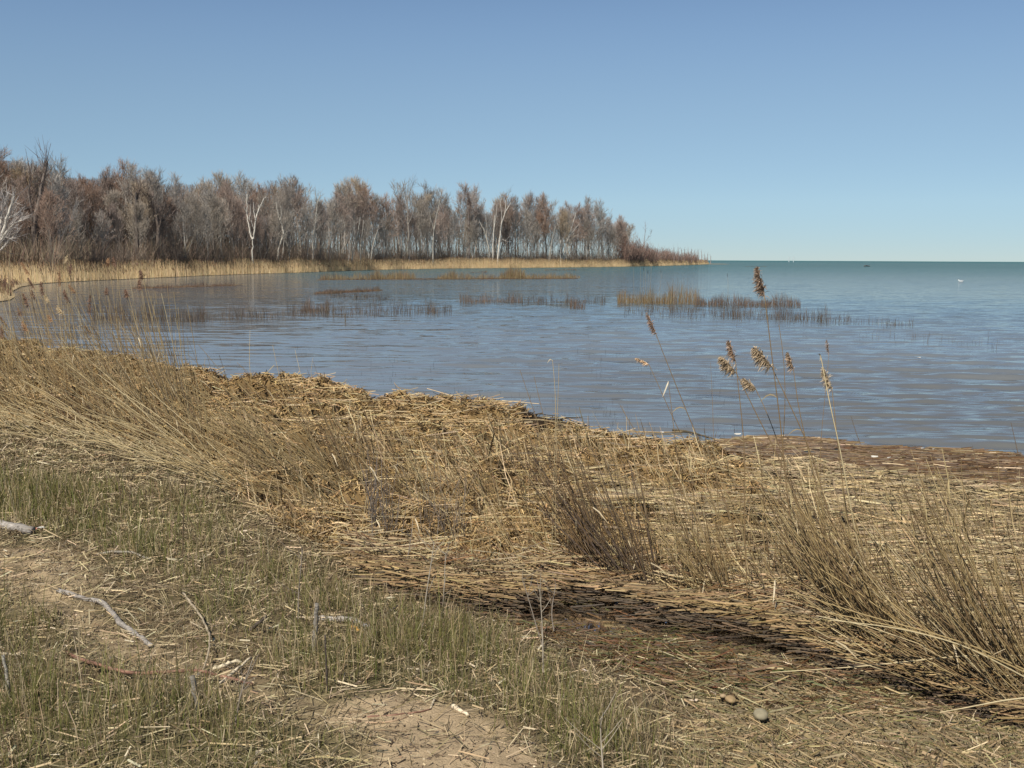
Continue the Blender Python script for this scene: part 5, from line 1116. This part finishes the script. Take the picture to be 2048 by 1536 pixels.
stick('orange-yellow broken piece of wood under the grey knot', [(699, 1254), (712, 1257), (724, 1264)], .013, (.48, .27, .07), lift=.8, seed=11)
stick('black burnt stick slanting up right from the grass left of the upright stub', [(498, 1262), (515, 1248), (534, 1232)], .010, BW, zs=[0, .05, .09], seed=12)
stick('black twig slanting up right in the grass below the pool', [(767, 1233), (780, 1223), (796, 1211)], .008, BW, zs=[0, .04, .08], seed=13)
stick('thin brown stick slanting across the top of the sand patch', [(656, 1397), (690, 1379), (722, 1363), (758, 1346)], .006, (.2, .15, .1), seed=14)
stick('red-brown thin stick lying flat on the sand patch', [(735, 1434), (790, 1430), (830, 1425), (862, 1418)], .0045, RW, seed=15)
stick('pale thin stick lying on the sand beside the red-brown one', [(700, 1444), (760, 1446), (800, 1440), (830, 1424)], .004, (.36, .25, .16), seed=16)
stick('white peeled stick at the top edge of the sand patch', [(808, 1336), (830, 1338), (858, 1344)], .008, PW, seed=17)
stick('cream flat chip of wood on the right side of the sand patch', [(906, 1412), (922, 1422), (936, 1432)], .011, (.58, .48, .34), seed=18)
stick('pale straight stick pointing into the sand patch from the right', [(908, 1380), (932, 1388), (954, 1399)], .007, (.5, .41, .28), seed=19)
stick('short white stick standing aslant at the sand patch right edge', [(870, 1396), (864, 1408), (861, 1416)], .006, PW, seed=20)
stick('light curved stick arching through the grass right of the bent branch', [(366, 1186), (385, 1210), (403, 1234), (420, 1268), (419, 1300), (406, 1340)], .0065, (.33, .27, .19), zs=[.08, .06, .04, .05, .06, .02], seed=21)
stick('dark upright twig at the bottom of the grass by the burnt stick', [(650, 1270), (652, 1310), (654, 1385)], .006, BW, upright_=True, seed=22)
stick('pale branch end lying at the far left in the lower grass', [(-20, 1305), (10, 1309), (42, 1308)], .010, PW, seed=23)
stick('grey dead stem upright at the far left of the lower grass', [(6, 1310), (13, 1345), (18, 1392)], .010, (.28, .26, .22), upright_=True, seed=24)
stick('short pale log end on the ground at the lower middle left', [(512, 1507), (530, 1504), (546, 1500)], .012, PW, seed=25)
stick('dark branch with twigs floating by the mound near the waterline', [(1345, 860), (1375, 863), (1410, 872), (1445, 882)], .014, (.10, .08, .05), 'floating_branch', 'branch', lift=.3, zs=[0, 0, .02, .0], seed=26, rend=.5)
stick('pale wet stick with a white end floating beside the mound', [(1256, 862), (1295, 864), (1322, 865), (1365, 864)], .011, (.30, .22, .12), 'floating_stick', 'stick', lift=.3, seed=27)
stick('dark drowned log drifting far out toward the horizon', [(1729, 532.2), (1734, 531.6), (1739, 532.2)], .28, (.07, .06, .055), 'floating_log', 'log', lift=.5, seed=28)
stick('small dark snag sticking out of the open water beyond the point', [(1456, 545), (1456.4, 548), (1456.8, 551)], .05, (.07, .06, .055), 'snag', 'snag', upright_=True, seed=29) if False else None
WEEDS = [([(868, 1085), (862, 1130), (852, 1190), (845, 1255)], 'tallest pale dead weed stem in the grass left of the pool'), ([(891, 1108), (889, 1160), (887, 1205), (883, 1240)], 'upright pale dead weed stem right of the tallest one'), ([(1080, 1185), (1084, 1240), (1086, 1290), (1086, 1345)], 'pale dead weed stem standing before the left end of the pool'),
         ([(1045, 1160), (1058, 1200), (1072, 1250), (1084, 1290)], 'thin dead weed stem leaning left before the pool'), ([(1112, 1168), (1106, 1200), (1102, 1230), (1108, 1262)], 'forked dead weed stem at the near edge of the pool'), ([(742, 995), (744, 1050), (747, 1105), (748, 1130)], 'grey dead weed stem on the mat right of the flat-swept reeds'),
         ([(826, 1040), (822, 1080), (812, 1130), (808, 1170)], 'grey dead weed stem at the mat edge above the grass'), ([(880, 1010), (876, 1060), (868, 1110), (866, 1128)], 'brown dead weed stem with side twigs on the near straw mat'), ([(222, 925), (238, 965), (242, 1000), (240, 1020)], 'dark hooked dead weed on the left shore above the rushes'),
         ([(262, 960), (260, 990), (258, 1015)], 'dark straight dead weed beside the hooked one'), ([(372, 950), (368, 1000), (366, 1060), (365, 1120)], 'thin dark dead weed rising through the left rushes'), ([(1200, 1440), (1203, 1500), (1206, 1536), (1207, 1560)], 'pale dry flag leaf stem in the bottom grass right of the sand'), ([(605, 1100), (600, 1150), (596, 1200), (597, 1240)], 'thin brown dead weed in the upper middle grass'), ([(505, 1320), (480, 1390), (470, 1450)], 'thin bent dead weed in the lower left grass')]
for k, (pts, lab) in enumerate(WEEDS):
    rs = np.random.default_rng(640 + k); g = at(*pts[-1], .27); g = at(*pts[-1], zt(g[0], g[1])); P = np.array([at_y(a, b, g[1] + .03 * i) for i, (a, b) in enumerate(pts[::-1])]); base = P[0].copy()
    col = DKR if 'dark' in lab else (.36, .31, .24) if 'pale' in lab else (.24, .2, .16); mb = MB(); Q = smooth_path(P, 9); mb.tube(Q, np.linspace(.0042, .002, 9), col, 5, False)
    for _ in range(7):
        i = rs.integers(3, 9) if 'hooked' not in lab else 8; p = Q[min(i, 8)]; v = np.array([rs.normal(0, .7), rs.normal(0, .5), .8]); v *= rs.uniform(.04, .12); mb.tube(np.array([p, p + v * .5, p + v + np.array([0, 0, .01])]), np.array([.0018, .0015, .001]), col, 3, False)
    o = link('dead_weed', mb.mesh('dead_weed', base, True), M_reed); o.location = base; tag(o, lab, 'dead weed')

import bmesh
def stone(px, py, size, col, label, seed):
    bm = bmesh.new(); bmesh.ops.create_icosphere(bm, subdivisions=3, radius=1.0)
    rs = np.random.default_rng(seed); k = rs.normal(0, 1, (5, 3))
    for v in bm.verts:
        c = np.array(v.co); f = 1 + .05 * sum(math.sin(2.3 * (c @ q) + i) for i, q in enumerate(k)) / 2; v.co = Vector(c * f * np.array(size))
    me = bpy.data.meshes.new('stone'); bm.to_mesh(me); bm.free()
    ca = me.color_attributes.new('Col', 'FLOAT_COLOR', 'POINT')
    for i in range(len(me.vertices)): ca.data[i].color = (*col, 1)
    for p in me.polygons: p.use_smooth = True
    g = at(px, py, .25); z = max(zt(g[0], g[1]), 0); g = at(px, py, z + size[2] * .5); o = link('stone', me, M_stone); o.location = g; o.rotation_euler.z = rs.random() * 3; tag(o, label, 'stone')
M_stone = plant_mat('stone', .75, 0, 45, .45, .3)
stone(1522, 1429, (.040, .032, .022), (.24, .21, .14), 'smooth rounded olive stone in the wet litter', 1)
stone(1461, 1399, (.030, .022, .016), (.27, .19, .10), 'small ochre stone half buried left of the rounded olive stone', 2)
stone(1446, 1392, (.016, .013, .010), (.30, .22, .13), 'tiny ochre pebble touching the small ochre stone', 3)
def scrap(px, py, w, h, col, label, name='litter_scrap', cat='scrap', seed=0, z=None, tip=None):
    rs = np.random.default_rng(seed + 80); g = at(px, py, .27); g = at(px, py, (zt(g[0], g[1]) if z is None else z) + .012)
    n = 5; V = []; C = []
    for i in range(n):
        for j in range(n):
            V.append([(i / (n - 1) - .5) * w, (j / (n - 1) - .5) * h * .8, .3 * h * math.sin(3 * i / n + seed) * math.cos(2.5 * j / n) + rs.normal(0, .04 * h) + (1 - abs(j / (n - 1) - .5)) * h * .35]); C.append(tip if (tip and i == 0) else col)
    V = np.array(V); top = len(V); V = np.concatenate([V, V - np.array([0, 0, .004])]); C = np.array(C + C)
    q = [(i * n + j, (i + 1) * n + j, (i + 1) * n + j + 1, i * n + j + 1) for i in range(n - 1) for j in range(n - 1)]; Q = np.array(q + [tuple(reversed([a + top for a in f])) for f in q])
    o = link(name, new_mesh(name, V, Q, C), M_straw); o.location = g; o.rotation_euler.z = rs.uniform(-1, 1); tag(o, label, cat)
scrap(80, 1058, .05, .03, (.72, .70, .64), 'small white litter scrap with a red tip beside the grey log', tip=(.55, .12, .07))
for k, (px, py, w, lab) in enumerate(((1324, 864, .06, 'white foam lump at the end of the floating pale stick'), (1749, 913, .10, 'white birch-bark curl in the floating wrack'), (1778, 915, .06, 'white flake right of the bark curl in the floating wrack'), (1867, 898, .05, 'white foam fleck by the outer rim of the floating wrack'), (1877, 919, .05, 'white fleck inside the floating wrack toward the right'), (1598, 887, .04, 'white fleck in the wrack at the plumed reeds'), (1838, 715, .10, 'small white float on the open water right of the plumes'), (1475, 868, .12, 'pale foam streak on the water just beyond the wrack'), (1845, 896, .04, 'tiny white fleck left of the foam fleck at the rim'))):
    scrap(px, py, w * .7, w * .25, (.58, .55, .49), lab, 'foam_fleck' if 'foam' in lab else 'white_scrap', 'scrap', seed=k + 3, z=.03)

# a gull resting on the lake
def gull(px, py, L):
    c = at(px, py, 0.0); e = empty('gull', c); tag(e, 'white gull sitting on the open lake near the right edge', 'bird'); e.rotation_euler.z = R(170)
    xs = np.linspace(-.5, .5, 9) * L; rr = np.array([.02, .09, .16, .2, .21, .19, .15, .1, .03]) * L * .75; zz = np.array([.13, .10, .08, .07, .07, .08, .10, .12, .13]) * L
    mb = MB(); mb.tube(np.stack([xs, 0 * xs, zz], 1), rr, (.8, .8, .78), 10); link('body', mb.mesh('body', smooth=True), M_stone, e)
    mb = MB(); mb.tube(np.array([[.36, 0, .12], [.42, 0, .22], [.45, 0, .30], [.52, 0, .33], [.56, 0, .32]]) * L, np.array([.1, .08, .085, .075, .02]) * L, (.82, .82, .8), 9); link('head', mb.mesh('head', smooth=True), M_stone, e)
    mb = MB(); mb.tube(np.array([[.56, 0, .32], [.66, 0, .30]]) * L, np.array([.022, .006]) * L, (.6, .42, .08), 6); link('beak', mb.mesh('beak'), M_stone, e)
    for s in (-1, 1):
        mb = MB(); mb.tube(np.array([[.25, s * .1, .16], [0, s * .15, .2], [-.35, s * .08, .2], [-.62, s * .02, .2]]) * L, np.array([.05, .09, .06, .01]) * L, (.45, .47, .5), 7); link('wing', mb.mesh('wing', smooth=True), M_stone, e)
gull(1922, 563, .5)
#print('TRIS', sum(len(p.vertices) - 2 for o in bpy.data.objects if o.type == 'MESH' for p in ()) , 'objects', len(bpy.data.objects))
seen = set(); tot = 0
for o in bpy.data.objects:
    if o.type == 'MESH' and o.data.name not in seen:
        seen.add(o.data.name); tot += sum(1 if pl == 3 else 2 for pl in [len(o.data.polygons[0].vertices)] for _ in range(1)) * len(o.data.polygons)
print('UNIQUE TRIS', tot)
